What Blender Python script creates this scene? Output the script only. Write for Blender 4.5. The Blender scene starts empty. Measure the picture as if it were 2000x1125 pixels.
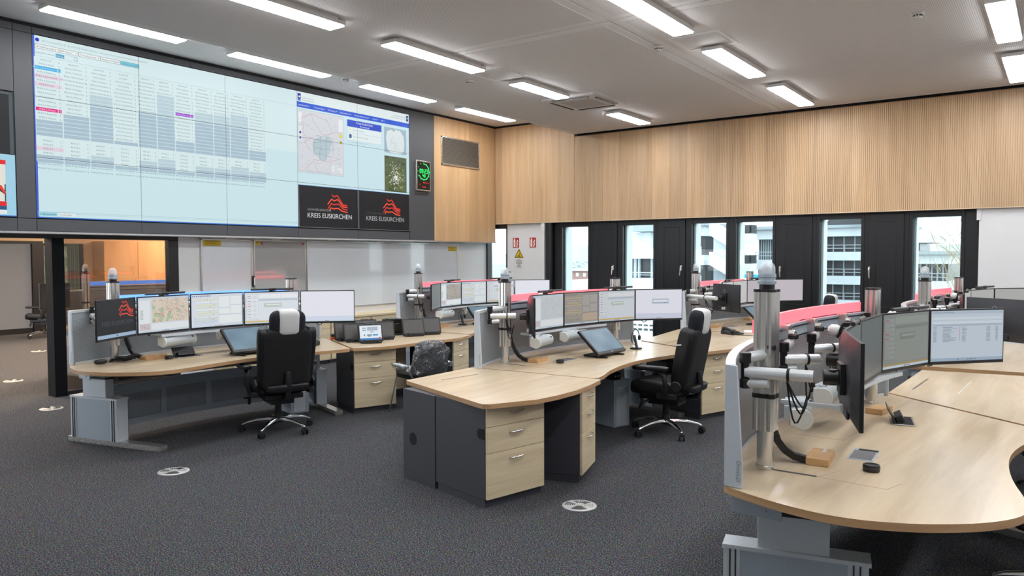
import bpy, math, random
from mathutils import Vector, Matrix
random.seed(11)
S = bpy.context.scene
COL = S.collection
PI = math.pi

# ---------------------------------------------------------------- helpers
def lin(h, k=1.0):
    h = h.lstrip('#')
    out = []
    for i in (0, 2, 4):
        c = int(h[i:i + 2], 16) / 255
        out.append((c / 12.92 if c <= .04045 else ((c + .055) / 1.055) ** 2.4) * k)
    return (out[0], out[1], out[2], 1.0)

class MB:
    """collects geometry and links it as one mesh object"""
    def __init__(s):
        s.v = []; s.f = []; s.m = []; s.c = []; s.flat = []
    def add(s, vs, fs, m=0, c=None):
        b = len(s.v)
        s.v.extend([tuple(p) for p in vs])
        for f in fs:
            s.f.append([b + i for i in f]); s.m.append(m); s.c.append(c)
        return s
    def box(s, x0, x1, y0, y1, z0, z1, m=0, c=None):
        return s.add([(x0,y0,z0),(x1,y0,z0),(x1,y1,z0),(x0,y1,z0),(x0,y0,z1),(x1,y0,z1),(x1,y1,z1),(x0,y1,z1)],
              [(3,2,1,0),(4,5,6,7),(0,1,5,4),(1,2,6,5),(2,3,7,6),(3,0,4,7)], m, c)
    def obox(s, c, size, rz=0, ry=0, rx=0, m=0):
        M = Matrix.Translation(c) @ Matrix.Rotation(rz,4,'Z') @ Matrix.Rotation(ry,4,'Y') @ Matrix.Rotation(rx,4,'X')
        hx, hy, hz = [q / 2 for q in size]
        vs = [M @ Vector(p) for p in [(-hx,-hy,-hz),(hx,-hy,-hz),(hx,hy,-hz),(-hx,hy,-hz),(-hx,-hy,hz),(hx,-hy,hz),(hx,hy,hz),(-hx,hy,hz)]]
        return s.add(vs, [(3,2,1,0),(4,5,6,7),(0,1,5,4),(1,2,6,5),(2,3,7,6),(3,0,4,7)], m)
    def cyl(s, p0, p1, r0, r1=None, n=16, m=0, caps=True):
        r1 = r0 if r1 is None else r1
        p0, p1 = Vector(p0), Vector(p1)
        d = (p1 - p0).normalized()
        a = d.orthogonal().normalized(); b = d.cross(a)
        vs = []
        for p, r in ((p0, r0), (p1, r1)):
            for i in range(n):
                t = 2 * PI * i / n
                vs.append(p + (a * math.cos(t) + b * math.sin(t)) * r)
        fs = [(i, (i + 1) % n, n + (i + 1) % n, n + i) for i in range(n)]
        if caps:
            fs += [tuple(range(n - 1, -1, -1)), tuple(range(n, 2 * n))]
        return s.add(vs, fs, m)
    def tube(s, pts, r, n=8, m=0):
        pts = [Vector(p) for p in pts]
        k = len(pts)
        rs = r if isinstance(r, (list, tuple)) else [r] * k
        vs = []; a = None
        for i, p in enumerate(pts):
            d = (pts[min(i + 1, k - 1)] - pts[max(i - 1, 0)]).normalized()
            a = d.orthogonal().normalized() if a is None else (a - d * a.dot(d)).normalized()
            b = d.cross(a)
            for j in range(n):
                t = 2 * PI * j / n
                vs.append(p + (a * math.cos(t) + b * math.sin(t)) * rs[i])
        fs = [(i * n + j, i * n + (j + 1) % n, (i + 1) * n + (j + 1) % n, (i + 1) * n + j) for i in range(k - 1) for j in range(n)]
        fs += [tuple(range(n - 1, -1, -1)), tuple(range((k - 1) * n, k * n))]
        return s.add(vs, fs, m)
    def prism(s, poly, z0, z1, m=0, ms=None):
        n = len(poly)
        ar = sum(poly[i][0] * poly[(i + 1) % n][1] - poly[(i + 1) % n][0] * poly[i][1] for i in range(n))
        if ar < 0: poly = poly[::-1]
        vs = [(x, y, z0) for x, y in poly] + [(x, y, z1) for x, y in poly]
        s.add(vs, [tuple(range(n - 1, -1, -1)), tuple(range(n, 2 * n))], m)
        return s.add(vs, [(i, (i + 1) % n, n + (i + 1) % n, n + i) for i in range(n)], m if ms is None else ms)
    def yprism(s, poly, y0, y1, m=0):
        """polygon in x,z pulled along y"""
        n = len(poly)
        ar = sum(poly[i][0] * poly[(i + 1) % n][1] - poly[(i + 1) % n][0] * poly[i][1] for i in range(n))
        if ar > 0: poly = poly[::-1]
        vs = [(x, y0, z) for x, z in poly] + [(x, y1, z) for x, z in poly]
        return s.add(vs, [tuple(range(n - 1, -1, -1)), tuple(range(n, 2 * n))] + [(i, (i + 1) % n, n + (i + 1) % n, n + i) for i in range(n)], m)
    def lathe(s, prof, n=24, c=(0, 0, 0), m=0, rot=None):
        vs = []
        for r, z in prof:
            for i in range(n):
                t = 2 * PI * i / n
                p = Vector((r * math.cos(t), r * math.sin(t), z))
                if rot is not None: p = rot @ p
                vs.append(p + Vector(c))
        k = len(prof)
        fs = [(i * n + j, i * n + (j + 1) % n, (i + 1) * n + (j + 1) % n, (i + 1) * n + j) for i in range(k - 1) for j in range(n)]
        fs += [tuple(range(n - 1, -1, -1)), tuple(range((k - 1) * n, k * n))]
        return s.add(vs, fs, m)
    def ribbon(s, fx, y0, y1, z0, z1, th, n=28, m=0, dx=0):
        """upright curved wall: x = fx(y), thickness th towards -x"""
        vs = []
        for i in range(n + 1):
            y = y0 + (y1 - y0) * i / n; x = fx(y) + dx
            vs += [(x, y, z0), (x, y, z1), (x - th, y, z1), (x - th, y, z0)]
        fs = []
        for i in range(n):
            a = 4 * i; b = a + 4
            fs += [(a, b, b + 1, a + 1), (a + 1, b + 1, b + 2, a + 2), (a + 2, b + 2, b + 3, a + 3), (a + 3, b + 3, b, a)]
        fs += [(0, 1, 2, 3), (4 * n + 3, 4 * n + 2, 4 * n + 1, 4 * n)]
        return s.add(vs, fs, m)
    def blob(s, c, size, e=.5, rz=0, ry=0, rx=0, n=20, k=12, m=0):
        """rounded cushion (superquadric)"""
        M = Matrix.Translation(c) @ Matrix.Rotation(rz,4,'Z') @ Matrix.Rotation(ry,4,'Y') @ Matrix.Rotation(rx,4,'X')
        pw = lambda a, q: math.copysign(abs(a) ** q, a)
        hx, hy, hz = [q / 2 for q in size]
        vs = []
        for i in range(k + 1):
            la = -PI / 2 + PI * i / k
            for j in range(n):
                lo = 2 * PI * j / n
                vs.append(M @ Vector((hx * pw(math.cos(la), e) * pw(math.cos(lo), e), hy * pw(math.cos(la), e) * pw(math.sin(lo), e), hz * pw(math.sin(la), e))))
        fs = [(i * n + j, i * n + (j + 1) % n, (i + 1) * n + (j + 1) % n, (i + 1) * n + j) for i in range(k) for j in range(n)]
        return s.add(vs, fs, m)
    def build(s, name, mats, parent=None, bevel=0, seg=2, angle=35):
        me = bpy.data.meshes.new(name)
        me.from_pydata(s.v, [], s.f)
        if not isinstance(mats, (list, tuple)): mats = [mats]
        for q in mats: me.materials.append(q)
        me.polygons.foreach_set('material_index', s.m)
        me.polygons.foreach_set('use_smooth', [True] * len(s.f))
        if any(c is not None for c in s.c):
            at = me.color_attributes.new('Col', 'FLOAT_COLOR', 'CORNER')
            buf = []
            for f, c in zip(s.f, s.c):
                buf.extend(list(c or (1, 1, 1, 1)) * len(f))
            at.data.foreach_set('color', buf)
        me.update()
        me.set_sharp_from_angle(angle=math.radians(angle))
        o = bpy.data.objects.new(name, me)
        COL.objects.link(o)
        if parent is not None: o.parent = parent
        if bevel:
            b = o.modifiers.new('bevel', 'BEVEL'); b.width = bevel; b.segments = seg; b.limit_method = 'ANGLE'; b.angle_limit = math.radians(40)
            b.harden_normals = False
        return o

def tag(o, label, cat, group=None, kind=None):
    if label: o['label'] = label
    if cat: o['category'] = cat
    if group: o['group'] = group
    if kind: o['kind'] = kind
    return o
def thing(name, label, cat, loc=(0, 0, 0), rz=0, group=None, rot=None):
    o = bpy.data.objects.new(name, None); COL.objects.link(o)
    o.empty_display_size = .1
    o.location = loc
    o.rotation_euler = rot if rot else (0, 0, rz)
    return tag(o, label, cat, group)
def struct(name, mb, mats, parent=None, bevel=0, **kw):
    o = mb.build(name, mats, parent, bevel, **kw)
    if parent is None: o['kind'] = 'structure'
    return o
def kids(o): return [q for q in COL.objects if q.parent is o]
def dup(root, loc, rz=None, label=None, group=None, rot=None):
    r = root.copy(); COL.objects.link(r); r.location = loc
    if rz is not None: r.rotation_euler = (0, 0, rz)
    if rot is not None: r.rotation_euler = rot
    if label: r['label'] = label
    if group: r['group'] = group
    for ch in kids(root):
        c = ch.copy(); COL.objects.link(c); c.parent = r
        for g in kids(ch):
            d = g.copy(); COL.objects.link(d); d.parent = c
    return r

# ---------------------------------------------------------------- materials
def nt(name):
    m = bpy.data.materials.new(name); m.use_nodes = True
    t = m.node_tree; b = t.nodes['Principled BSDF']
    return m, t, b
def mat(name, col, rough=.5, metal=0, noise=0, nscale=40, bump=0, coat=0, spec=.5, stretch=None):
    m, t, b = nt(name)
    c = lin(col)
    b.inputs['Base Color'].default_value = c
    b.inputs['Roughness'].default_value = rough
    b.inputs['Metallic'].default_value = metal
    b.inputs['Coat Weight'].default_value = coat
    b.inputs['Specular IOR Level'].default_value = spec
    if noise or bump:
        tc = t.nodes.new('ShaderNodeTexCoord'); mp = t.nodes.new('ShaderNodeMapping'); n = t.nodes.new('ShaderNodeTexNoise')
        if stretch: mp.inputs['Scale'].default_value = stretch
        n.inputs['Scale'].default_value = nscale; n.inputs['Detail'].default_value = 3
        t.links.new(tc.outputs['Object'], mp.inputs['Vector']); t.links.new(mp.outputs[0], n.inputs['Vector'])
        if noise:
            r = t.nodes.new('ShaderNodeValToRGB')
            r.color_ramp.elements[0].position = .3; r.color_ramp.elements[1].position = .7
            r.color_ramp.elements[0].color = tuple(q * (1 - noise) for q in c[:3]) + (1,)
            r.color_ramp.elements[1].color = tuple(min(1, q * (1 + noise)) for q in c[:3]) + (1,)
            t.links.new(n.outputs['Fac'], r.inputs[0]); t.links.new(r.outputs[0], b.inputs['Base Color'])
        if bump:
            bp = t.nodes.new('ShaderNodeBump'); bp.inputs['Strength'].default_value = bump; bp.inputs['Distance'].default_value = .004
            t.links.new(n.outputs['Fac'], bp.inputs['Height']); t.links.new(bp.outputs[0], b.inputs['Normal'])
    return m
def emit(name, col, k=1.0, base='#111111', rough=.4):
    m, t, b = nt(name)
    b.inputs['Base Color'].default_value = lin(base); b.inputs['Roughness'].default_value = rough
    b.inputs['Emission Color'].default_value = lin(col); b.inputs['Emission Strength'].default_value = k
    return m
def screen_mat(name, k, rough=.35):
    m, t, b = nt(name)
    b.inputs['Specular IOR Level'].default_value = .2
    b.inputs['Base Color'].default_value = (.012, .012, .013, 1); b.inputs['Roughness'].default_value = rough
    a = t.nodes.new('ShaderNodeAttribute'); a.attribute_name = 'Col'
    t.links.new(a.outputs['Color'], b.inputs['Emission Color']); b.inputs['Emission Strength'].default_value = k
    return m
def paint_mat(name, rough=.6):
    """printed colours carried by the mesh"""
    m, t, b = nt(name)
    b.inputs['Roughness'].default_value = rough
    a = t.nodes.new('ShaderNodeAttribute'); a.attribute_name = 'Col'
    t.links.new(a.outputs['Color'], b.inputs['Base Color'])
    return m
def wood(name, c0, c1, c2, sc, rough=.4, slat=None, bump=0.0, coat=0.0):
    """streaky wood; sc = per-axis stretch; slat = (axis index, pitch) tone change per board"""
    m, t, b = nt(name)
    L = t.links.new; N = t.nodes.new
    tc = N('ShaderNodeTexCoord'); mp = N('ShaderNodeMapping'); mp.inputs['Scale'].default_value = sc
    n = N('ShaderNodeTexNoise'); n.inputs['Scale'].default_value = 1; n.inputs['Detail'].default_value = 5; n.inputs['Roughness'].default_value = .62
    n.inputs['Distortion'].default_value = .6
    L(tc.outputs['Object'], mp.inputs['Vector']); L(mp.outputs[0], n.inputs['Vector'])
    r = N('ShaderNodeValToRGB'); e = r.color_ramp.elements
    e[0].position = .25; e[0].color = lin(c0); e[1].position = .75; e[1].color = lin(c2)
    q = e.new(.5); q.color = lin(c1)
    L(n.outputs['Fac'], r.inputs[0])
    out = r.outputs[0]
    if slat:
        sx = N('ShaderNodeSeparateXYZ'); L(tc.outputs['Object'], sx.inputs[0])
        d = N('ShaderNodeMath'); d.operation = 'DIVIDE'; d.inputs[1].default_value = slat[1]
        L(sx.outputs[slat[0]], d.inputs[0])
        fl = N('ShaderNodeMath'); fl.operation = 'FLOOR'; L(d.outputs[0], fl.inputs[0])
        wn = N('ShaderNodeTexWhiteNoise'); wn.noise_dimensions = '1D'; L(fl.outputs[0], wn.inputs['W'])
        mr = N('ShaderNodeMapRange'); mr.inputs['To Min'].default_value = .86; mr.inputs['To Max'].default_value = 1.1
        L(wn.outputs['Value'], mr.inputs['Value'])
        mx = N('ShaderNodeVectorMath'); mx.operation = 'SCALE'; L(out, mx.inputs[0]); L(mr.outputs[0], mx.inputs['Scale'])
        out = mx.outputs[0]
    L(out, b.inputs['Base Color'])
    b.inputs['Roughness'].default_value = rough; b.inputs['Coat Weight'].default_value = coat; b.inputs['Coat Roughness'].default_value = .25
    if bump:
        bp = N('ShaderNodeBump'); bp.inputs['Strength'].default_value = bump; bp.inputs['Distance'].default_value = .002
        L(n.outputs['Fac'], bp.inputs['Height']); L(bp.outputs[0], b.inputs['Normal'])
    return m
def dotted(name, col, hole, pitch, axes=(0, 1), thr=.45, rough=.7):
    """perforated sheet: regular rows of small holes"""
    m, t, b = nt(name)
    L = t.links.new; N = t.nodes.new
    tc = N('ShaderNodeTexCoord'); sx = N('ShaderNodeSeparateXYZ'); L(tc.outputs['Object'], sx.inputs[0])
    o = []
    for a in axes:
        mu = N('ShaderNodeMath'); mu.operation = 'MULTIPLY'; mu.inputs[1].default_value = 2 * PI / pitch; L(sx.outputs[a], mu.inputs[0])
        co = N('ShaderNodeMath'); co.operation = 'COSINE'; L(mu.outputs[0], co.inputs[0]); o.append(co)
    ad = N('ShaderNodeMath'); ad.operation = 'ADD'; L(o[0].outputs[0], ad.inputs[0]); L(o[1].outputs[0], ad.inputs[1])
    gt = N('ShaderNodeMapRange'); gt.inputs['From Min'].default_value = thr * 2 - .3; gt.inputs['From Max'].default_value = thr * 2 + .3
    L(ad.outputs[0], gt.inputs['Value'])
    mx = N('ShaderNodeMix'); mx.data_type = 'RGBA'; mx.inputs[6].default_value = lin(col); mx.inputs[7].default_value = lin(hole)
    L(gt.outputs[0], mx.inputs[0]); L(mx.outputs[2], b.inputs['Base Color'])
    b.inputs['Roughness'].default_value = rough
    return m
def clear(name, col='#ffffff', refl=.08, rough=.02):
    m = bpy.data.materials.new(name); m.use_nodes = True
    t = m.node_tree; t.nodes.clear()
    o = t.nodes.new('ShaderNodeOutputMaterial'); mx = t.nodes.new('ShaderNodeMixShader')
    tr = t.nodes.new('ShaderNodeBsdfTransparent'); gl = t.nodes.new('ShaderNodeBsdfGlossy'); fr = t.nodes.new('ShaderNodeFresnel')
    tr.inputs[0].default_value = lin(col); gl.inputs['Roughness'].default_value = rough
    fr.inputs['IOR'].default_value = 1.0 + refl * 6
    t.links.new(fr.outputs[0], mx.inputs[0]); t.links.new(tr.outputs[0], mx.inputs[1]); t.links.new(gl.outputs[0], mx.inputs[2]); t.links.new(mx.outputs[0], o.inputs[0])
    return m

def carpet_mat():
    m, t, b = nt('carpet')
    L = t.links.new; N = t.nodes.new
    tc = N('ShaderNodeTexCoord')
    n = N('ShaderNodeTexNoise'); n.inputs['Scale'].default_value = 120; n.inputs['Detail'].default_value = 3
    n.inputs['Roughness'].default_value = .75
    L(tc.outputs['Object'], n.inputs['Vector'])
    r = N('ShaderNodeValToRGB'); e = r.color_ramp.elements
    e[0].position = .36; e[0].color = lin('#101114'); e[1].position = .66; e[1].color = lin('#858588')
    q = e.new(.5); q.color = lin('#343538')
    L(n.outputs['Fac'], r.inputs[0])
    v = N('ShaderNodeTexVoronoi'); v.inputs['Scale'].default_value = 70; L(tc.outputs['Object'], v.inputs['Vector'])
    mx = N('ShaderNodeMix'); mx.data_type = 'RGBA'; mx.blend_type = 'SOFT_LIGHT'; mx.inputs[0].default_value = .3
    L(r.outputs[0], mx.inputs[6]); L(v.outputs['Color'], mx.inputs[7]); L(mx.outputs[2], b.inputs['Base Color'])
    b.inputs['Roughness'].default_value = .95; b.inputs['Specular IOR Level'].default_value = .15
    bp = N('ShaderNodeBump'); bp.inputs['Strength'].default_value = .5; bp.inputs['Distance'].default_value = .006
    L(n.outputs['Fac'], bp.inputs['Height']); L(bp.outputs[0], b.inputs['Normal'])
    return m

CARPET = carpet_mat()
PLAIN_CEIL = mat('ceiling_paint', '#edebea', .8, noise=.02, nscale=3)
PERF_CEIL = dotted('perforated_plaster', '#ebe8e7', '#9f9c9b', .018, (0, 1), .5)
WHITE = mat('white_wall_paint', '#e4e2e0', .7, noise=.015, nscale=4)
OFFWHITE = mat('grey_white_wall', '#e0dfde', .7, noise=.015, nscale=4)
CLAD = mat('anthracite_cladding', '#4a4b4e', .55, noise=.03, nscale=30)
BLACKF = mat('black_frame_coating', '#17181b', .38, noise=.05, nscale=20)
BLACKM = mat('matt_black_gap', '#070708', .8, noise=.05)
WALLWOOD = wood('ash_slat_veneer', '#be9a74', '#cdab84', '#dab995', (9, 9, .5), .5, (0, .336))
WALLWOOD_Y = wood('ash_veneer_end', '#c39a6c', '#d0a97c', '#dcb98c', (9, 9, .5), .5, (1, .31))
DESKWOOD = wood('acacia_desktop', '#b7a080', '#cbb697', '#dac7a9', (9, .9, 3), .3, coat=.35)
EDGEWOOD = wood('desk_edge_band', '#a9825a', '#b8926a', '#c79f75', (3, 3, 30), .4)
DRAWWOOD = wood('acacia_drawer_front', '#c6b28f', '#d5c3a1', '#dfcfae', (1.2, 1.2, 16), .42)
ANTH = mat('anthracite_cabinet', '#3b3b41', .5, noise=.04, nscale=60)
GREYM = mat('blue_grey_metal', '#a3afb9', .42, .15, noise=.03, nscale=80)
GREYL = mat('light_grey_metal', '#c3cad0', .42, .1, noise=.02, nscale=80)
TRAY = mat('brown_grey_tray', '#6d625a', .4, .3, noise=.05)
ALU = mat('brushed_aluminium', '#d4d2ce', .27, .9, noise=.03, nscale=3)
ALUW = mat('satin_white_tube', '#d9dcdd', .32, .35, noise=.02)
CHROME = mat('polished_chrome', '#e2e3e4', .15, 1, noise=.01, nscale=2)
VENTP = mat('vent_plate_metal', '#c3c3c1', .45, .3, noise=.02, nscale=4)
BLACKP = mat('black_plastic', '#131315', .42, noise=.05)
DARKP = mat('charcoal_plastic', '#2c2c30', .38, .1, noise=.05)
LEATHER = mat('black_leather', '#0d0d0f', .42, noise=.15, nscale=90, bump=.25)
BLACKCLOTH = mat('black_upholstery', '#0b0b0d', .85, noise=.2, nscale=200, bump=.3)
NAVYCLOTH = mat('dark_navy_velour', '#10131b', .9, noise=.2, nscale=200, bump=.3)
HEADCLOTH = mat('pale_grey_headrest_cloth', '#c9c8c6', .85, noise=.06, nscale=120, bump=.2)
ACOUSTIC = dotted('perforated_grey_screen', '#9aa1a8', '#5d646c', .011, (1, 2), .3, .5)
RUBBER = mat('black_rubber', '#0a0a0b', .7, noise=.05)
BOARD = mat('white_enamel_board', '#d3d8dc', .22, noise=.01, nscale=3, coat=.9, spec=1.0)
MIRRORB = mat('glossy_steel_board', '#c4c2c0', .05, .35, noise=.01, nscale=2)
YELLOW = mat('yellow_notice', '#d9b51c', .5, noise=.02)
RED = mat('fire_sign_red', '#b3272c', .5, noise=.02)
GLASS = clear('window_glass', '#f4fafa', .06)
TINT = clear('partition_glass', '#d9d2cc', .09)
DOME, _t, _b = nt('beacon_dome')
_b.inputs['Base Color'].default_value = (.9, .92, .95, 1); _b.inputs['Roughness'].default_value = .12; _b.inputs['Alpha'].default_value = .38
WRAP = clear('plastic_film', '#dfe4e8', .16, .09)
_t = WRAP.node_tree; _n = _t.nodes.new('ShaderNodeTexNoise'); _n.inputs['Scale'].default_value = 8; _n.inputs['Detail'].default_value = 1; _n.inputs['Distortion'].default_value = 2.2
_b = _t.nodes.new('ShaderNodeBump'); _b.inputs['Strength'].default_value = .9; _b.inputs['Distance'].default_value = .05
_c = _t.nodes.new('ShaderNodeTexCoord'); _t.links.new(_c.outputs['Object'], _n.inputs['Vector']); _t.links.new(_n.outputs['Fac'], _b.inputs['Height'])
_d = _t.nodes.new('ShaderNodeBsdfDiffuse'); _d.inputs[0].default_value = (.8, .82, .85, 1); _m2 = _t.nodes.new('ShaderNodeMixShader'); _m2.inputs[0].default_value = .09
_o = [q for q in _t.nodes if q.type == 'OUTPUT_MATERIAL'][0]; _src = _o.inputs[0].links[0].from_socket
_t.links.new(_src, _m2.inputs[1]); _t.links.new(_d.outputs[0], _m2.inputs[2]); _t.links.new(_m2.outputs[0], _o.inputs[0])
for _q in _t.nodes:
    if _q.type in ('BSDF_GLOSSY', 'FRESNEL'): _t.links.new(_b.outputs[0], _q.inputs['Normal'])
LAMP = emit('lamp_diffuser', '#f8fbff', 38, '#ffffff')
REDBAR = emit('red_light_bar', '#ff4a58', 1.45, '#ff8890')
BLUEBAR = emit('blue_light_bar', '#3f8cff', 1.3, '#88b0ff')
SCR = screen_mat('monitor_screen', .95)
VWS = screen_mat('video_wall_screen', .9, .45)
PRINT = paint_mat('printed_sheet')
PRINTM = paint_mat('printed_metal_mark', .45)
LEDM = screen_mat('led_clock_face', 2.0)
LAMPBODY = mat('lamp_housing_paint', '#d6d3d0', .45, noise=.02)
SPKW = mat('speaker_white_shell', '#d5d6d2', .45, noise=.02)
SPKG = dotted('speaker_grille', '#b5bcbe', '#7d8588', .006, (1, 2), .3)
OAK = wood('oak_block', '#b38a5b', '#c39a69', '#cfa878', (4, 20, 20), .5)

# ---------------------------------------------------------------- flat graphics: convex pieces clipped to a frame
_tx = {}
def text_polys(s, size, align='LEFT', res=1):
    key = (s, align, res)
    if key not in _tx:
        cu = bpy.data.curves.new('t', 'FONT'); cu.body = s; cu.align_x = align; cu.resolution_u = res; cu.fill_mode = 'FRONT'
        ob = bpy.data.objects.new('t', cu)
        me = bpy.data.meshes.new_from_object(ob)
        _tx[key] = [[(me.vertices[i].co.x, me.vertices[i].co.y) for i in p.vertices] for p in me.polygons]
        bpy.data.objects.remove(ob); bpy.data.curves.remove(cu); bpy.data.meshes.remove(me)
    return [[(x * size, y * size) for x, y in p] for p in _tx[key]]
def clip(poly, a, b, lo, hi):
    for ax, v, sg in ((0, a, 1), (0, lo, -1), (1, b, 1), (1, hi, -1)):
        out = []; n = len(poly)
        for i in range(n):
            p, q = poly[i], poly[(i + 1) % n]
            ip, iq = (p[ax] - v) * sg >= 0, (q[ax] - v) * sg >= 0
            if ip: out.append(p)
            if ip != iq:
                t = (v - p[ax]) / (q[ax] - p[ax])
                out.append((p[0] + (q[0] - p[0]) * t, p[1] + (q[1] - p[1]) * t))
        poly = out
        if len(poly) < 3: return []
    return poly
class Canvas:
    """2-D drawing; u to the right, v up"""
    def __init__(s): s.p = []
    def poly(s, pts, c, L=1): s.p.append((list(pts), c, L))
    def rect(s, u0, v0, u1, v1, c, L=1): s.poly([(u0, v0), (u1, v0), (u1, v1), (u0, v1)], c, L)
    def line(s, pts, w, c, L=2):
        for (a, b), (d, e) in zip(pts, pts[1:]):
            l = math.hypot(d - a, e - b) or 1e-9
            x, y = -(e - b) / l * w / 2, (d - a) / l * w / 2
            s.poly([(a - x, b - y), (d - x, e - y), (d + x, e + y), (a + x, b + y)], c, L)
    def frame(s, u0, v0, u1, v1, w, c, L=2): s.line([(u0, v0), (u1, v0), (u1, v1), (u0, v1), (u0, v0)], w, c, L)
    def disc(s, u, v, r, c, L=2, n=16, ry=None):
        s.poly([(u + r * math.cos(2 * PI * i / n), v + (ry or r) * math.sin(2 * PI * i / n)) for i in range(n)], c, L)
    def text(s, t, u, v, size, c, L=3, align='LEFT', res=1):
        for p in text_polys(t, size, align, res): s.poly([(x + u, y + v) for x, y in p], c, L)
    def mesh(s, o, ud, vd, nd, box=None, step=.0004, mb=None):
        mb = mb or MB()
        o, ud, vd, nd = Vector(o), Vector(ud), Vector(vd), Vector(nd)
        for pts, c, L in s.p:
            if box:
                us = [p[0] for p in pts]; vs = [p[1] for p in pts]
                if max(us) < box[0] or min(us) > box[2] or max(vs) < box[1] or min(vs) > box[3]: continue
                if min(us) < box[0] or max(us) > box[2] or min(vs) < box[1] or max(vs) > box[3]:
                    pts = clip(pts, box[0], box[1], box[2], box[3])
                    if not pts: continue
            ar = sum(pts[i][0] * pts[(i + 1) % len(pts)][1] - pts[(i + 1) % len(pts)][0] * pts[i][1] for i in range(len(pts)))
            if ar < 0: pts = pts[::-1]
            mb.add([o + ud * a + vd * b + nd * (step * L) for a, b in pts], [tuple(range(len(pts)))], 0, c)
        return mb
def H(h, k=1.0): return lin(h, k)
def hills(cv, u, v, w, L=4, k=1.0):
    """four zig-zag ridge lines"""
    R = [[(435,700),(460,720),(500,705),(570,790),(622,793)], [(385,792),(432,742),(460,757),(505,742),(572,808),(622,811)],
         [(388,832),(432,780),(455,793),(512,783),(575,830),(622,833)], [(405,845),(425,822),(450,830),(508,823),(560,848),(622,857)]]
    for i, r in enumerate(R):
        pts = [(u + (x - 385) / 240 * w, v + (857 - y) / 240 * w) for x, y in r]
        cv.line(pts, w * .045, H('#f0332b', k) if i % 2 == 0 else H('#ff5a33', k), L)
# ================================================================ ROOM
VX = -9.6          # face of the video wall
WY = 12.62         # face of the wood cladding over the windows
GY = 12.78         # window plane
# floor: main carpet and the carpet of the room behind the glass
struct('floor', MB().box(-22, 4.2, -3.2, 12.9, -.12, 0), CARPET)

# ceiling: four perforated fields with plain borders and shadow joints between them
cm = MB()
def ceil_field(x0, x1, y0, y1):
    b = .11
    cm.box(x0, x1, y0, y1, 4.034, 4.3, 0)
    cm.box(x0 + b, x1 - b, y0 + b, y1 - b, 4.03, 4.034, 1)
for x0, x1 in ((-7.66, -3.728), (-3.712, 4.2)):
    for y0, y1 in ((-3.2, 1.0), (1.012, 6.762), (6.778, 12.6)):
        ceil_field(x0, x1, y0, y1)
cm.box(-9.95, -7.6, -3.2, 12.8, 4.37, 4.5, 0)
cm.box(-7.6, 4.2, -3.2, 12.8, 4.3, 4.5, 0)
struct('ceiling', cm, [PLAIN_CEIL, PERF_CEIL])
for i, (x, y) in enumerate(((-3.23, 7.98), (-5.92, 7.86))):
    h = MB()
    for a in ((-.29, .29, -.29, -.25), (-.29, .29, .25, .29), (-.29, -.25, -.25, .25), (.25, .29, -.25, .25)):
        h.box(x + a[0], x + a[1], y + a[2], y + a[3], 4.024, 4.0305, 0)
    h.box(x - .235, x + .235, y - .235, y + .235, 4.026, 4.0305, 1)
    struct('trim_%d' % (i + 1), h, [PLAIN_CEIL, PERF_CEIL])

# left wall: box of the video wall, clad in anthracite sheets with thin joints
w = MB()
w.box(-9.95, -9.64, -3.2, 12.66, 2.0, 4.4, 1)
def sheet(y0, y1, z0, z1): w.box(-9.645, VX - .004, y0 + .003, y1 - .003, z0 + .003, z1 - .003, 0)
ED = [3.9 + 1.2345 * i for i in range(6)]
for y0, y1 in ((-3.2, 1.2), (1.2, 2.44), (2.44, 3.7), (3.7, 3.9), (3.9, 5.85), (5.85, 8.2), (8.2, 10.08)):
    sheet(y0, y1, 4.25, 4.33)
for y0, y1 in [(-3.2, 1.2), (1.2, 2.44), (2.44, 3.7), (3.7, 3.9)] + list(zip(ED, ED[1:])):
    sheet(y0, y1, 2.0, 2.145)
sheet(-3.2, 2.44, 2.145, 4.25); sheet(2.44, 3.7, 3.56, 4.25); sheet(3.7, 3.9, 2.145, 4.25)
sheet(10.08, 10.74, 2.0, 4.33)
w.box(-9.63, VX - .01, -3.2, 10.74, 4.33, 4.37, 1)
struct('wall_left', w, [CLAD, BLACKM])
def slats(mb, a0, a1, z0, z1, face, depth, axis, pitch=.028, gap=.004):
    """upright boards with fine grooves; axis 'x': runs along x facing -y, 'y': runs along y facing +x"""
    n = max(1, int(round((a1 - a0) / pitch))); p = (a1 - a0) / n
    for i in range(n):
        s0, s1 = a0 + i * p, a0 + (i + 1) * p - gap
        if axis == 'x': mb.box(s0, s1, face, face + depth, z0, z1, 0)
        else: mb.box(face - depth, face, s0, s1, z0, z1, 0)
w = MB(); slats(w, 10.745, 12.625, 1.99, 4.33, VX, .012, 'y', .0415, .0022)
w.box(-9.95, VX - .011, 10.745, 12.65, 1.99, 4.33, 1); w.box(-9.6, -9.59, 10.74, 12.62, 4.335, 4.37, 2)
struct('wall_left_wood', w, [WALLWOOD_Y, mat('wood_groove', '#8a6542', .6, noise=.03), BLACKM])
w = MB(); w.box(-9.97, -9.62, -3.2, 12.7, 1.975, 1.999)
struct('trim_3', w, OFFWHITE)
# lower wall behind the white boards
w = MB(); w.box(-10.05, -9.9, 5.8, 12.9, 0, 1.98)
struct('wall_left_lower', w, OFFWHITE)
struct('baseboard_left', MB().box(-9.9, -9.885, 5.8, 12.7, 0, .06), ANTH)
# partition: black frame with one open bay and one glazed bay
f = MB()
f.box(-10.02, -9.9, -3.2, 5.8, 1.925, 1.98)
f.box(-10.0, -9.9, 5.66, 5.8, 0, 1.925)
f.box(-10.0, -9.9, 4.3, 5.66, 0, .05)
door = struct('door_1', f, BLACKF, bevel=.003)
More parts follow.
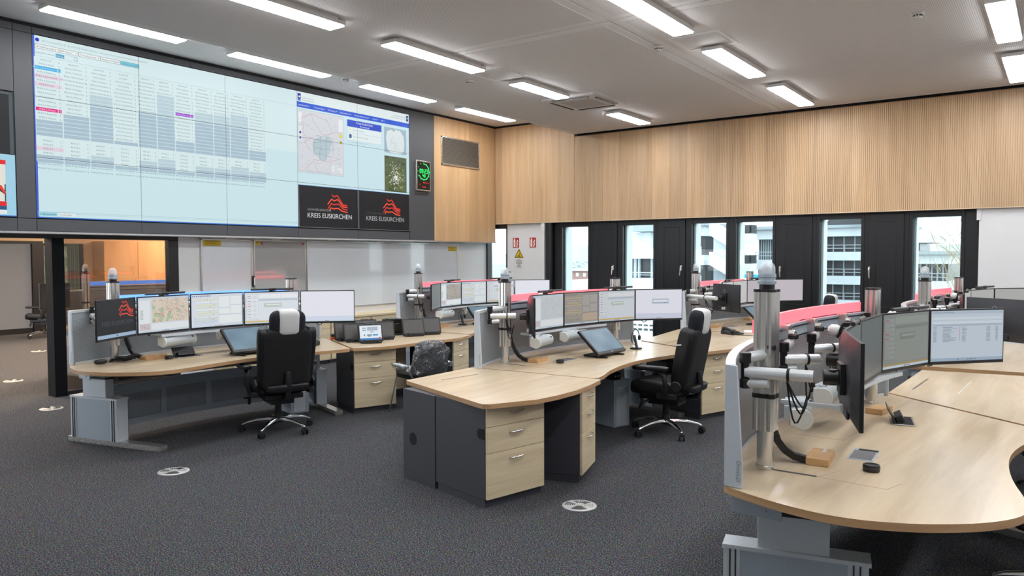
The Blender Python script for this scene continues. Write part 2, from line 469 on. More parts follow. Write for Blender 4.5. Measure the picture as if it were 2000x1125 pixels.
# free-standing post of the opening
p = MB(); p.box(-10.06, -9.86, 4.16, 4.30, 0, 1.93)
struct('door_post', p, mat('dark_post_coating', '#0d0e10', .7, noise=.02, spec=.12), door, bevel=.003)
g = MB(); g.box(-9.965, -9.953, 4.3, 5.66, .05, 1.925)
struct('glass_pane', g, TINT, door)

# window wall -----------------------------------------------------------
w = MB(); slats(w, -7.68, 4.2, 2.372, 3.985, WY, .014, 'x', .028, .0032)
w.box(-7.68, 4.2, WY + .014, WY + .3, 2.36, 4.0, 1)
w.box(-7.68, 4.2, WY + .1, WY + .3, 4.0, 4.3, 2)
w.box(-9.66, -7.68, WY + .03, WY + .3, 2.36, 4.36, 1)
slats(w, -9.59, -7.685, 2.372, 4.33, WY, .03, 'x', .3, .002)
w.box(-9.66, -7.6, WY + .01, WY + .3, 4.33, 4.5, 2)
w.box(-9.59, 4.2, WY, WY + .3, 2.362, 2.372, 3)
struct('wall_back', w, [WALLWOOD, mat('slat_backing', '#a17d58', .6, noise=.03), BLACKM, mat('pale_wood_edge', '#e0cdb0', .5, noise=.03)])
w = MB()
w.box(-9.34, -8.41, 12.7, 13.0, 0, 2.37, 0); w.box(-8.47, -8.40, 12.66, 12.72, 0, 2.2, 0); w.box(-8.46, -8.38, 12.63, 12.7, 2.2, 2.365, 0)
w.box(-1.0, 4.2, 12.68, 13.0, 0, 2.37, 0)
w.box(-1.03, -.98, 12.66, 12.68, 2.2, 2.365, 0)
struct('wall_back_lower', w, OFFWHITE)
WIN = [(-8.04, -7.45), (-6.70, -6.08), (-5.34, -4.72), (-4.54, -3.93), (-3.18, -2.57), (-1.85, -1.23)]
def window(i, x0, x1, hz=2.27, sill=.1):
    f = MB(); d = .05
    f.box(x0 - d, x0, GY - .03, GY + .16, 0, hz + .1); f.box(x1, x1 + d, GY - .03, GY + .16, 0, hz + .1)
    f.box(x0, x1, GY - .03, GY + .16, hz, hz + .1); f.box(x0, x1, GY - .03, GY + .16, 0, sill)
    fo = struct('window_%d' % i, f, BLACKF, bevel=.004)
    struct('window_pane', MB().box(x0, x1, GY + .05, GY + .062, sill, hz), GLASS, fo)
    r = MB(); r.box(x0, x0 + .035, GY + .07, GY + .3, sill, hz); r.box(x0 - .02, x1 + .02, GY + .16, GY + .34, sill - .06, sill)
    struct('outer_reveal', r, mat('pale_outer_reveal', '#cfd6da', .6, noise=.02) if i == 1 else bpy.data.materials['pale_outer_reveal'], fo)
    return fo
for i, (a, b) in enumerate(WIN): window(i + 1, a, b)
f = MB(); f.box(-9.9, -9.86, 12.7, 12.86, 0, 2.37); f.box(-9.38, -9.34, 12.7, 12.86, 0, 2.37); f.box(-9.86, -9.38, 12.7, 12.86, 2.27, 2.37); f.box(-9.86, -9.38, 12.7, 12.86, 0, .08)
w7 = struct('window_7', f, BLACKF, bevel=.004)
struct('window_pane', MB().box(-9.86, -9.38, 12.79, 12.80, .08, 2.27), GLASS, w7)
# closed dark ventilation leaves between the panes
def leaf(i, x0, x1, hx=None, side=1):
    f = MB()
    f.box(x0, x1, GY - .02, GY + .14, 0, 2.37)
    if x1 - x0 > .5:
        a, b = x0 + .16, x1 - .17
        f.box(x0 + .07, x1 - .07, GY - .045, GY - .02, .06, 2.33)
        for q in ((a, a + .012, .9, 2.22), (b - .012, b, .9, 2.22), (a, b, .9, .912), (a, b, 2.208, 2.22), (a, a + .012, .12, .82), (b - .012, b, .12, .82), (a, b, .12, .132), (a, b, .808, .82)):
            f.box(q[0], q[1], GY - .052, GY - .045, q[2], q[3])
    o = struct('trim_%d' % (i + 4), f, BLACKF, bevel=.003)
    if hx is not None:
        h = MB(); h.box(hx - .014, hx + .014, GY - .065, GY - .045, 1.44, 1.53)
        h.tube([(hx, GY - .06, 1.5), (hx, GY - .105, 1.5), (hx, GY - .11, 1.49), (hx - .012 * side, GY - .11, 1.35)], .011, 8)
        struct('window_handle', h, ALU, o)
leaf(0, -8.38, -8.09); leaf(1, -7.40, -6.75, -6.88); leaf(2, -6.03, -5.39, -5.52); leaf(3, -4.67, -4.59)
leaf(4, -3.88, -3.23, -3.79, -1); leaf(5, -2.52, -1.9, -2.44, -1); leaf(6, -1.18, -1.0)
# round dark column in front of the first leaf
struct('column_back', MB().cyl((-8.3, 12.7, 0), (-8.3, 12.7, 2.37), .075, n=24), BLACKF)
# right and rear walls close the room behind the camera
struct('wall_right', MB().box(4.2, 4.35, -3.2, 13.0, 0, 4.5), OFFWHITE)
struct('wall_rear', MB().box(-9.95, 4.35, -3.35, -3.2, 0, 4.5), OFFWHITE)

# ceiling lamps ----------------------------------------------------------
def lamp_proto():
    t = thing('ceiling_light', '', 'ceiling light')
    b = MB(); b.box(-.118, .118, -.775, .775, .012, .05, 0); b.box(-.10, .10, -.70, .70, .05, .075, 0)
    b.build('housing', LAMPBODY, t, bevel=.004)
    MB().box(-.105, .105, -.765, .765, 0, .013, 0).build('diffuser', LAMP, t)
    return t
LP = lamp_proto(); first = True
ROWS = [(-8.71, 4.295, [3.66 + .77 - 2.27 * 1, 4.43, 6.66, 8.93, 11.2], 'row beside the big screen wall'),  # lamps out of view near the camera are added for light
        (-5.89, 3.957, [2.13, 4.40, 6.64, 8.78, 11.42], 'second row out from the screen wall'),
        (-3.21, 3.957, [2.13, 4.40, 6.64, 8.94, 11.22], 'third row out from the screen wall'),
        (-.53, 3.957, [2.13, 4.40, 6.64, 8.94, 11.24], 'row nearest the right edge'),
        (2.15, 3.957, [-.14, 2.13, 4.40, 6.64, 8.94, 11.24], 'added unseen row by the right wall')]  # whole row unseen, added to light the near part of the room
ORD = ['first', 'second', 'third', 'fourth', 'fifth', 'sixth']
LAMPS = []
for x, z, ys, nm in ROWS:
    for k, y in enumerate(reversed(ys)):
        lb = 'ceiling light panel, %s from the windows in the %s' % (ORD[k], nm.replace(' out from the screen wall', ' from the screen wall'))
        g = 'light panels in ' + nm
        if first:
            LP.location = (x, y, z); tag(LP, lb, None, g); first = False
        else:
            q = dup(LP, (x, y, z), 0, lb, g)
            if x == -5.89 and y > 8: q.scale = (1, .745, 1)

# smoke detectors
def detector(x, y, z, lb):
    t = thing('smoke_detector', lb, 'smoke detector', (x, y, z), group='smoke detectors')
    MB().lathe([(.055, 0), (.058, -.012), (.05, -.02), (.03, -.02)], 20).build('base', LAMPBODY, t)
    MB().lathe([(.034, -.02), (.036, -.034), (.042, -.04), (.04, -.052), (.02, -.06)], 20).build('sensor_head', SPKW, t)
    m = MB()
    for i in range(8):
        a = PI / 4 * i; m.obox((.037 * math.cos(a), .037 * math.sin(a), -.028), (.006, .012, .011), a)
    m.build('vent_slot', DARKP, t)
detector(-6.46, 7.94, 4.03, 'round white smoke detector near the second row of lights')
detector(-3.72, 7.9, 4.03, 'round white smoke detector beside the ceiling joint')
detector(-8.78, 7.86, 4.37, 'small round smoke detector on the raised ceiling by the screen wall')
detector(-1.2, 8.3, 4.03, 'round white smoke detector at the upper right of the ceiling')
t = thing('ceiling_speaker', 'flat white ceiling box beside the last light of the screen wall row', 'ceiling box', (-8.55, 12.15, 4.37))
MB().box(-.16, .16, -.12, .12, -.03, 0).build('body', LAMPBODY, t, bevel=.006)

# cassette air conditioner
t = thing('air_conditioner', 'square white ceiling cassette air conditioner near the window wall', 'air conditioner', (-5.92, 10.0, 4.03))
MB().prism([(-.44, -.5), (.44, -.5), (.5, -.44), (.5, .44), (.44, .5), (-.44, .5), (-.5, .44), (-.5, -.44)], -.035, .0).build('panel', LAMPBODY, t, bevel=.012, seg=3)
MB().box(-.26, .26, -.26, .26, -.04, -.034).build('intake_grille', dotted('intake_mesh', '#cbc7c4', '#8f8b88', .012, (0, 1), .25), t, bevel=.003)
for a in range(4):
    m = MB(); R = Matrix.Rotation(a * PI / 2, 4, 'Z')
    c = R @ Vector((0, -.385, -.037)); m.obox(c, (.62, .045, .008), a * PI / 2)
    m.build('outlet_slot', BLACKM, t)
    m = MB(); c = R @ Vector((0, -.405, -.043)); m.obox(c, (.6, .03, .006), a * PI / 2, rx=.3)
    m.build('louver', LAMPBODY, t)

# floor outlets: round metal plates
def floor_disc(x, y, lb, rz=0, first=[None]):
    if first[0] is None:
        t = thing('floor_vent', lb, 'floor vent', (x, y, 0), rz, 'round floor vents in the carpet')
        MB().lathe([(.0, .0), (.118, 0), (.118, .003), (.11, .006), (.0, .006)], 40).build('plate', VENTP, t)
        m = MB()
        for i in range(6):
            r = .035 + i * .012; a0 = PI * .86 ; pts = []
            for k in range(7):
                a = a0 + (k / 6) * .72 - .36 + .2; pts.append((r * math.cos(a), r * math.sin(a), .0062))
            m.tube(pts, .0028, 6)
        for i in range(9):
            a = PI * .22 + i * .16
            m.tube([(.045 * math.cos(a), .045 * math.sin(a), .0062), (.095 * math.cos(a), .095 * math.sin(a), .0062)], .0026, 6)
        for i in range(5):
            r = .04 + i * .013; pts = []
            for k in range(7):
                a = -.45 + (k / 6) * .8; pts.append((r * math.cos(a), r * math.sin(a), .0062))
            m.tube(pts, .0012, 6)
        m.build('slots', BLACKM, t)
        MB().prism([(.02 * math.cos(a), .02 * math.sin(a)) for a in (-2.2, -1.8, -1.3, -.9)] + [(.1 * math.cos(a), .1 * math.sin(a)) for a in (-.95, -1.2, -1.55, -1.9, -2.15)], .006, .0072).build('flap', mat('vent_flap_steel', '#8f8f8e', .3, .8, noise=.03), t)
        first[0] = t
    else: dup(first[0], (x, y, 0), rz, lb)
floor_disc(-2.64, 4.41, 'round silver floor vent beside the corner desk with two drawer units', .5)
floor_disc(-5.68, 3.25, 'round silver floor vent in front of the blue-lit console', .9)
floor_disc(-9.17, 3.82, 'round silver floor vent next to the black partition post', .4)
floor_disc(-11.66, 4.38, 'round floor vent in warm light just inside the open bay', .3)
floor_disc(-14.98, 6.05, 'round floor vent farthest into the room behind the partition', .3)

# white boards -----------------------------------------------------------
def board(name, lb, y0, y1, z0, z1, m, x=-9.9):
    t = thing(name, lb, 'whiteboard', (x, 0, 0))
    f = MB(); d = .018
    f.box(.004, .03, y0, y1, z1 - d, z1); f.box(.004, .03, y0, y1, z0, z0 + d); f.box(.004, .03, y0, y0 + d, z0, z1); f.box(.004, .03, y1 - d, y1, z0, z1)
    f.build('frame', ALU, t, bevel=.002)
    MB().box(.004, .022, y0 + d, y1 - d, z0 + d, z1 - d).build('writing_surface', m, t)
    return t
def notice(t, y0, y1, z0, z1, rows, big=.01):
    MB().box(.022, .0235, y0, y1, z0, z1).build('yellow_notice', YELLOW, t)
    cv = Canvas(); n = rows
    for i in range(n):
        v = z1 - (i + .75) * (z1 - z0) / (n + .4)
        cv.rect(y0 + .03 * (y1 - y0) / .3, v, y1 - .03 * (y1 - y0) / .3 - (i % 3) * .03 * (y1 - y0) / .3, v + (z1 - z0) / (n + .4) * .35, H('#5b4d12'), 1)
    cv.mesh((.0236, 0, 0), (0, 1, 0), (0, 0, 1), (1, 0, 0)).build('notice_print', PRINT, t)
b1 = board('whiteboard', 'matt white board with wide yellow notice beside the glass partition', 6.12, 6.95, .86, 1.955, BOARD); notice(b1, 6.155, 6.44, 1.855, 1.935, 5)
b2 = board('mirror_board', 'shiny narrow board with bent reflections between the two whiteboards', 6.99, 7.96, .86, 1.955, MIRRORB); notice(b2, 7.02, 7.10, 1.88, 1.935, 4)
for yy in (7.13, 7.90): MB().cyl((.022, yy, 1.9), (.034, yy, 1.9), .016, n=14).build('red_magnet', RED, b2)
b3 = board('whiteboard', 'widest white board with yellow notice in its upper right corner', 7.97, 11.74, .84, 1.955, BOARD); notice(b3, 11.44, 11.71, 1.80, 1.895, 4)
# rail along the top of the boards with clips
t = thing('picture_rail', 'grey rail running along the wall above the white boards', 'rail', (-9.9, 0, 0))
MB().box(.0, .035, 6.1, 11.95, 1.957, 1.972).build('rail_bar', GREYM, t)
for k, yy in enumerate((6.5, 7.3, 8.4, 9.5, 10.3, 11.2)): MB().box(.03, .045, yy, yy + .16, 1.955, 1.974).build('rail_clip', LAMPBODY, t)
t = thing('door_opener', 'small wall box between the two narrow boards', 'wall box', (-9.9, 6.968, 1.33))  # the small box is a door opener
MB().box(0, .06, -.012, .012, -.08, .08).build('body', DARKP, t, bevel=.004); MB().box(.06, .064, -.009, .009, -.06, .06).build('front', LAMPBODY, t)

# ventilation grille on the wood end
t = thing('wall_vent', 'louvred metal ventilation grille on the wooden wall', 'vent grille', (VX, 0, 0))
m = MB(); y0, y1, z0, z1 = 10.935, 12.085, 3.44, 3.98
m.box(0, .02, y0, y1, z1 - .025, z1); m.box(0, .02, y0, y1, z0, z0 + .025); m.box(0, .02, y0, y0 + .025, z0, z1); m.box(0, .02, y1 - .025, y1, z0, z1)
m.build('frame', ALU, t, bevel=.002)
MB().box(.001, .004, y0 + .02, y1 - .02, z0 + .02, z1 - .02).build('back', BLACKM, t)
m = MB()
for i in range(22): m.obox((.011, (y0 + y1) / 2, z0 + .036 + i * .0222), (.017, y1 - y0 - .05, .008), ry=-.5)
m.build('louvers', mat('grille_bronze', '#a1978a', .4, .4, noise=.03), t)

# LED clock
t = thing('wall_clock', 'upright digital clock with green time ring and red date', 'clock', (VX, 10.405, 3.175))
m = MB(); m.box(-.003, .045, -.19, .19, -.275, .275); m.build('case', ALU, t, bevel=.004)
MB().box(.045, .047, -.168, .168, -.253, .253).build('face', mat('clock_black_face', '#141517', .3), t)
cv = Canvas(); G = H('#22e06a'); R2 = H('#ff3526')
for i in range(60):
    a = PI / 2 - i * 2 * PI / 60
    if i <= 40: cv.disc(.142 * math.cos(a), .075 + .142 * math.sin(a), .0085, G, 1, 8)
for i in range(12):
    a = PI / 2 - i * PI / 6; cv.disc(.158 * math.cos(a), .075 + .158 * math.sin(a), .0085, G, 1, 8)
SEG = {'0': 'abcdef', '1': 'bc', '2': 'abged', '3': 'abgcd', '4': 'fgbc', '9': 'abcdfg', ':': ''}
def seg(cv, ch, u, v, w, h, c, t_=.012):
    P = dict(a=((0, h), (w, h)), b=((w, h), (w, h / 2)), c=((w, h / 2), (w, 0)), d=((0, 0), (w, 0)), e=((0, 0), (0, h / 2)), f=((0, h / 2), (0, h)), g=((0, h / 2), (w, h / 2)))
    for k in SEG[ch]:
        (a, b), (d, e) = P[k]; cv.line([(u + a, v + b), (u + d, v + e)], t_, c, 1)
for ch, u in (('0', -.105), ('9', -.052), ('2', .022), ('3', .075)): seg(cv, ch, u, .05, .033, .068, G)
cv.disc(.003, .098, .006, G, 1); cv.disc(.003, .068, .006, G, 1)
seg(cv, '4', -.035, -.02, .026, .046, G, .01); seg(cv, '0', .012, -.02, .026, .046, G, .01)
cv.text('MITTWOCH', -.02, -.135, .028, R2, 1); cv.text('11', -.12, -.172, .032, R2, 1); cv.text('12.2024', -.05, -.212, .032, R2, 1)
cv.mesh((.0472, 0, 0), (0, 1, 0), (0, 0, 1), (1, 0, 0)).build('led_digits', LEDM, t)

# signs on the white wall piece by the windows
def sign_fire(x, lb):
    t = thing('fire_sign', lb, 'sign', (x, 12.699, 1.975), rz=0, group='red fire extinguisher signs')
    MB().box(-.075, .075, -.006, 0, -.10, .10).build('plate', RED, t)
    cv = Canvas(); Wt = H('#f2e6d8')
    cv.rect(-.055, -.085, -.012, .03, Wt); cv.disc(-.034, .045, .022, Wt); cv.rect(-.045, .06, -.018, .085, Wt); cv.rect(-.04, -.02, -.026, -.005, H('#b3272c'), 2)
    for a, b in ((.02, -.085), (.032, -.05), (.024, -.015), (.034, .02)): cv.poly([(a - .012, b), (a + .022, b), (a + .012, b + .04), (a - .008, b + .036)], Wt)
    cv.mesh((0, -.0064, 0), (1, 0, 0), (0, 0, 1), (0, -1, 0)).build('pictogram', PRINT, t)
sign_fire(-9.12, 'red fire extinguisher sign above the yellow warning triangle')
sign_fire(-8.70, 'red fire extinguisher sign standing apart to the right')
t = thing('warning_sign', 'yellow triangular warning sign above a printed notice', 'sign', (-9.045, 12.70, 1.665))
MB().yprism([(-.115, 0), (.115, 0), (0, .19)], -.005, 0).build('plate', YELLOW, t)
cv = Canvas(); K = H('#14130f')
cv.line([(-.1, .009), (.1, .009), (0, .172), (-.1, .009)], .013, K, 1)
cv.poly([(-.04, .03), (.05, .03), (.03, .042), (-.02, .05)], K); cv.line([(.0, .045), (.02, .075), (.01, .1)], .01, K, 1)
cv.mesh((0, -.0053, 0), (1, 0, 0), (0, 0, 1), (0, -1, 0)).build('pictogram', PRINT, t)
t = thing('notice_sheet', 'small printed paper notice under the yellow triangle', 'notice', (-9.045, 12.70, 1.45))
MB().box(-.105, .105, -.003, 0, 0, .195).build('paper', mat('notice_paper', '#dcdad6', .7), t)
cv = Canvas()
for i, wd in enumerate((.05, .17, .13, .16, .14, .08, .1, .07, .12)):
    cv.rect(-wd / 2, .175 - i * .0195, wd / 2, .184 - i * .0195, H('#6f6d6c'), 1)
cv.mesh((0, -.0032, 0), (1, 0, 0), (0, 0, 1), (0, -1, 0)).build('print', PRINT, t)

# low cupboards under the white boards
for i, (y0, y1) in enumerate(((6.3, 7.18), (7.2, 8.06), (8.08, 8.94), (8.96, 9.82), (9.84, 10.7))):
    lb = 'low wooden wall cupboard under the boards, %s from the partition' % ORD[i]
    t = thing('wall_cupboard', lb, 'cupboard', (-9.885, 0, 0), group='low cupboards along the screen wall')
    MB().box(0, .44, y0, y1, .06, .70).build('carcass', DRAWWOOD, t, bevel=.002)
    MB().box(.02, .40, y0, y1, 0, .06).build('plinth', ANTH, t)
    d = MB().box(.442, .46, y0 + .004, y1 - .004, .565, .695).build('drawer', DRAWWOOD, t, bevel=.002)
    ym = (y0 + y1) / 2
    MB().tube([(.46, ym - .06, .63), (.48, ym - .045, .632), (.482, ym + .045, .632), (.46, ym + .06, .63)], .005, 8).build('handle', ALU, d)
    for s in (-1, 1):
        a, b = (y0 + .004, ym - .002) if s < 0 else (ym + .002, y1 - .004)
        d = MB().box(.442, .46, a, b, .065, .561).build('door', DRAWWOOD, t, bevel=.002)
        yh = ym + s * .05
        MB().tube([(.46, yh, .54), (.482, yh, .51), (.484, yh, .44), (.46, yh, .41)], .005, 8).build('handle', ALU, d)
w = MB().box(-9.9, -9.41, 6.28, 10.72, .70, .735).build('cupboard_top', DRAWWOOD, None, bevel=.004)
tag(w, 'long light wood top board over the low wall cupboards', 'counter top')
# ================================================================ VIDEO WALL (5 x 3 displays)
TW, TH = 1.2345, .6975
Z0 = 2.152
cv = Canvas()
A = 3.9; B5 = A + 5 * TW; M3 = A + 3 * TW; ZT = Z0 + 3 * TH
BG = H('#d6f2f8'); BG2 = H('#e2f7fa'); INK = H('#71858e'); INKD = H('#40525f'); GR = H('#c3dbe4'); GR2 = H('#b1cad9'); LINE = H('#a9cdd8')
cv.rect(A, Z0, M3, ZT, BG, 0)
cv.rect(A, Z0, A + .025, ZT, H('#3d63d8'), 1); cv.rect(A, Z0, M3, Z0 + .016, H('#2a6fd0'), 1)
cv.rect(A + .025, 3.30, M3, ZT, BG2, 1)
cv.disc(3.955, 4.195, .022, H('#2413c8'), 2)
cv.text('CE-Cobra 8.4.23.6.25 @ 2024 ISE GmbH, Aachen - Lizenziert fuer Leitstelle des Kreises Euskirchen', 4.0, 4.183, .031, H('#8fb0a8'), 3)
for s, y, wd in (('LST Auftragseingang', 3.94, .25), ('FMS-Historie', 4.2, .2), ('Personal Leitstelle', 4.42, .24), ('Hinweise F-Mittel', 4.68, .22), ('LZ/LG-Uebersicht', 4.92, .22)):
    cv.rect(y - .012, 4.098, y + wd, 4.147, H('#f4fbfb') if y < 4.9 else H('#7fd6ee'), 2); cv.frame(y - .012, 4.098, y + wd, 4.147, .004, H('#7f9298'), 3)
    cv.text(s, y, 4.112, .026, INKD, 4); cv.poly([(y + wd - .026, 4.128), (y + wd - .014, 4.128), (y + wd - .02, 4.116)], INKD, 4)
cv.text('ausgewählte Anzeige', 3.93, 4.045, .025, INK, 3)
cv.rect(4.15, 4.035, 4.245, 4.075, H('#3fa7cf'), 2); cv.text('Anzeige 1', 4.155, 4.045, .026, H('#e8f8fc'), 4); cv.frame(4.15, 4.03, 4.39, 4.08, .003, LINE, 3); cv.frame(4.355, 4.035, 4.388, 4.075, .004, INK, 3)
cv.line([(3.91, 4.012), (M3, 4.012)], .003, LINE, 2)
cols = [('MUE', 3.915, 4.21, ['Arloff', 'Bad Muenstereifel', 'Effelsberg', 'Eicherscheid', 'Eschweiler', 'Hohn', 'Houverath', 'Iversheim', 'Kalkar', 'Mahlberg', 'Mutscheid', 'Nöthen', 'Rupperath', 'Schönau'], 4),
        ('BLH', 4.215, 4.515, ['Ahrhütte', 'Alendorf', 'Blankenheim', 'Blankenheimerdorf', 'Dollendorf', 'Freilingen', 'Hüngersdorf', 'Mülheim', 'Reetz', 'Ripsdorf', 'Rohr', 'Waldorf'], 4),
        ('DAH', 4.52, 4.80, ['Baasem', 'Berk', 'Dahlem', 'Frauenkron', 'Kronenburg', 'Schmidtheim'], 3),
        ('EUS', 4.805, 5.11, ['HW', 'Dom-Esch', 'Elsig', 'Euenheim', 'EUS-Zentrum', 'Flamersheim', 'Frauenberg', 'Großbüllesheim', 'Kirchheim', 'Kleinbüllesheim', 'Kreuzweingarten', 'Kuchenheim', 'Niederkastenholz', 'Palmersheim', 'Stotzheim', 'Weidesheim', 'Wißkirchen'], 5),
        ('HEL', 5.115, 5.36, ['Hellenthal', 'Hollerath', 'Kreuzberg', 'Losheim', 'Reifferscheid', 'Rescheid', 'Udenbreth', 'Wolfert'], 3),
        ('KAL', 5.365, 5.61, ['Kall', 'Sistig', 'Keldenich'], 2),
        ('MCH', 5.615, 5.89, ['Bleibuir', 'Eicks', 'Firmenich', 'Glehn', 'Harzheim', 'Kommern', 'Lessenich', 'Mechernich', 'Nöthen', 'Obergartzem', 'Satzvey', 'Schwerfen', 'Strempt', 'Weyer', 'Vussem'], 5),
        ('NTH', 5.895, 6.175, ['Engelgau', 'Marmagen', 'Nettersheim', 'Tondorf', 'Zingsheim', 'Buir'], 3),
        ('SLD', 6.18, 6.435, ['Bronsfeld', 'Dreiborn', 'Gemünd', 'Harperscheid', 'Oberhausen', 'Schleiden'], 3),
        ('WLW', 6.44, 6.735, ['Lommersum', 'Metternich', 'Müggenhausen', 'Vernich', 'Weilerswist'], 2),
        ('ZUL', 6.74, 7.03, ['Bessenich', 'Bürvenich', 'Füssenich', 'Geich', 'Juntersdorf', 'Langendorf', 'Linzenich', 'Merzenich', 'Nemmenich', 'Niederelvenich', 'Oberelvenich', 'Schwerfen', 'Sinzenich', 'Ülpenich', 'Wichterich'], 3)]
RH = .0472
def cell(a, b, row, s, bg=None, fg=None):
    zc = 3.976 - row * RH
    if bg: cv.rect(a + .006, zc - RH * .42, b - .05, zc + RH * .42, bg, 3); cv.rect(b - .044, zc - RH * .42, b - .01, zc + RH * .42, bg, 3)
    cv.text(s, (a + b) / 2 - .02, zc - .009, .0255, fg or INK, 5, 'CENTER'); cv.text('2', b - .034, zc - .011, .027, fg or INKD, 5)
for ci, (k, a, b, names, nlz) in enumerate(cols):
    cv.rect(a, 3.976 - 24.6 * RH, b, 3.976 + .5 * RH, H('#e2f6f8'), 2)
    cell(a, b, 0, k + '-KOST')
    for i, s in enumerate(names):
        bg = fg = None
        if k == 'MUE' and i == 1: bg, fg = H('#12b4ee'), H('#d8f5ff')
        if k == 'MUE' and s == 'Nöthen': bg, fg = H('#ef0d8e'), H('#ffffff')
        if k == 'MCH' and i == 7: bg, fg = H('#a21fd6'), H('#ffffff')
        if k == 'MUE' and i in (3, 5): cv.rect(a, 3.976 - (i + 1.5) * RH, b, 3.976 - (i + .5) * RH, H('#eddcea'), 3); fg = H('#4b2d50')
        cell(a, b, i + 1, (k + '-LG ' + s) if s != 'HW' else k + '-HW', bg, fg)
    n = len(names) + 1
    for i in range(n, 19): cv.rect(a + .004, 3.976 - (i + .46) * RH, b - .004, 3.976 - (i - .42) * RH, GR if i < 10 else GR2, 3)
    for i in range(nlz): cell(a, b, 19.55 + i, '%s-LZ %d' % (k, i + 1))
    if k == 'MUE': cv.rect(a, 3.976 - 22.05 * RH, b, 3.976 - 21.05 * RH, H('#eddcea'), 3)
    for i in range(nlz, 6): cv.rect(a + .004, 3.976 - (19.55 + i + .44) * RH, b - .004, 3.976 - (19.55 + i - .44) * RH, GR if i < 4 else GR2, 3)
    cell(a, b, 25.3, k + '-LZ Überörtlich B'); cell(a, b, 26.4, k + '-LZ Überörtlich H')
cv.rect(3.92, 2.178, 4.12, 2.222, H('#9fdcec'), 2); cv.text('1: Basisansicht', 3.935, 2.19, .03, INKD, 3); cv.rect(4.125, 2.178, 4.33, 2.222, H('#eefafa'), 2); cv.frame(4.125, 2.178, 4.33, 2.222, .003, LINE, 3); cv.text('Sonderlagen', 4.14, 2.19, .03, INK, 3)
cv.line([(3.91, 2.226), (M3, 2.226)], .004, LINE, 2); cv.line([(4.33, 2.21), (M3, 2.21)], .003, LINE, 2)
# right block: weather portal
SB = 2.815
cv.rect(M3, SB, B5, ZT, H('#d6f2fa'), 0); cv.rect(M3, 4.09, B5, ZT, H('#eefafb'), 1)
cv.poly([(M3, 4.003), (B5, 4.003), (B5, 4.083), (M3, 4.088)], H('#0f56dd'), 2)
cv.rect(M3 + .015, 4.125, M3 + .075, 4.215, H('#0b2fae'), 2); cv.poly([(M3 + .025, 4.165), (M3 + .05, 4.185), (M3 + .05, 4.147)], H('#ffffff'), 3); cv.disc(M3 + .052, 4.165, .013, H('#ffffff'), 3)
cv.rect(M3 + .015, 4.102, M3 + .075, 4.122, H('#2f7de8'), 2)
cv.text('Das Portal für den', M3 + .095, 4.15, .03, INK, 3); cv.text('Katastrophenschutz', M3 + .095, 4.115, .03, INK, 3)
for s, y in (('Lageübersicht', 7.625), ('Unwetterlage', 7.93), ('Wetterlage', 8.21), ('Naturgefahren', 8.46), ('Schadstoffausbreitung', 8.77), ('Hotline', 9.18), ('Hilfe', 9.38)):
    cv.text(s, y, 4.032, .035, H('#f2f8ff'), 4); w_ = max(a for p in text_polys(s, .035) for a, b in p); cv.poly([(y + w_ + .012, 4.05), (y + w_ + .034, 4.05), (y + w_ + .023, 4.036)], H('#f2f8ff'), 4)
cv.text('Deutscher Wetterdienst', 9.985, 4.165, .03, INK, 3, 'RIGHT'); cv.text('Wetter und Klima aus einer Hand', 9.985, 4.13, .026, INK, 3, 'RIGHT'); cv.rect(10.0, 4.115, 10.055, 4.215, H('#123a86'), 2); cv.disc(10.028, 4.17, .017, H('#9fc4f0'), 3)
# map of the district
cv.rect(7.615, 3.008, 8.53, 3.975, H('#e0e4ea'), 2); cv.frame(7.615, 3.008, 8.53, 3.975, .004, H('#a9b2c0'), 3)
rnd = random.Random(5)
def wig(p, q, n, amp):
    out = [p]
    for i in range(1, n): t = i / n; out.append((p[0] + (q[0] - p[0]) * t + rnd.uniform(-amp, amp), p[1] + (q[1] - p[1]) * t + rnd.uniform(-amp, amp)))
    return out + [q]
for i in range(110):
    u, v = rnd.uniform(7.64, 8.45), rnd.uniform(3.03, 3.93); cv.rect(u, v, u + rnd.uniform(.02, .07), v + rnd.uniform(.006, .016), H(rnd.choice(['#d3d9e2', '#cfd5df', '#e9e6ea', '#c9d4dc'])), 3)
for u, v, r in ((8.05, 3.5, .1), (8.15, 3.42, .11), (8.0, 3.38, .1), (8.2, 3.52, .09), (8.1, 3.3, .09), (7.97, 3.46, .08)):
    cv.disc(u, v, r, H('#c3d6dd'), 4, 9)
RL = H('#d6a0a5'); BL = H('#9aa3b2')
for p, q, n in (((7.63, 3.82), (7.85, 3.93), 5), ((7.85, 3.93), (8.0, 3.75), 5), ((8.0, 3.75), (8.12, 3.63), 4), ((8.12, 3.63), (8.5, 3.72), 7), ((7.85, 3.93), (8.2, 3.88), 6), ((8.2, 3.88), (8.3, 3.68), 5), ((7.7, 3.85), (7.72, 3.62), 5), ((7.72, 3.62), (7.8, 3.55), 3),
                ((7.74, 3.48), (7.86, 3.36), 4), ((7.74, 3.48), (7.9, 3.57), 4), ((7.9, 3.2), (7.75, 3.06), 4), ((7.9, 3.2), (8.02, 3.03), 4), ((8.2, 3.22), (8.5, 3.3), 6), ((7.9, 3.22), (8.2, 3.22), 6)):
    cv.line(wig(p, q, n, .018), .006, RL, 5)
for p, q, n in (((7.93, 3.3), (7.93, 3.55), 5), ((8.04, 3.25), (8.06, 3.6), 6), ((8.16, 3.25), (8.18, 3.62), 6), ((7.9, 3.4), (8.3, 3.42), 7), ((7.9, 3.5), (8.3, 3.53), 7), ((8.3, 3.35), (8.3, 3.6), 5), ((7.95, 3.32), (8.28, 3.3), 6), ((7.95, 3.6), (8.3, 3.6), 6)):
    cv.line(wig(p, q, n, .016), .006, BL, 5)
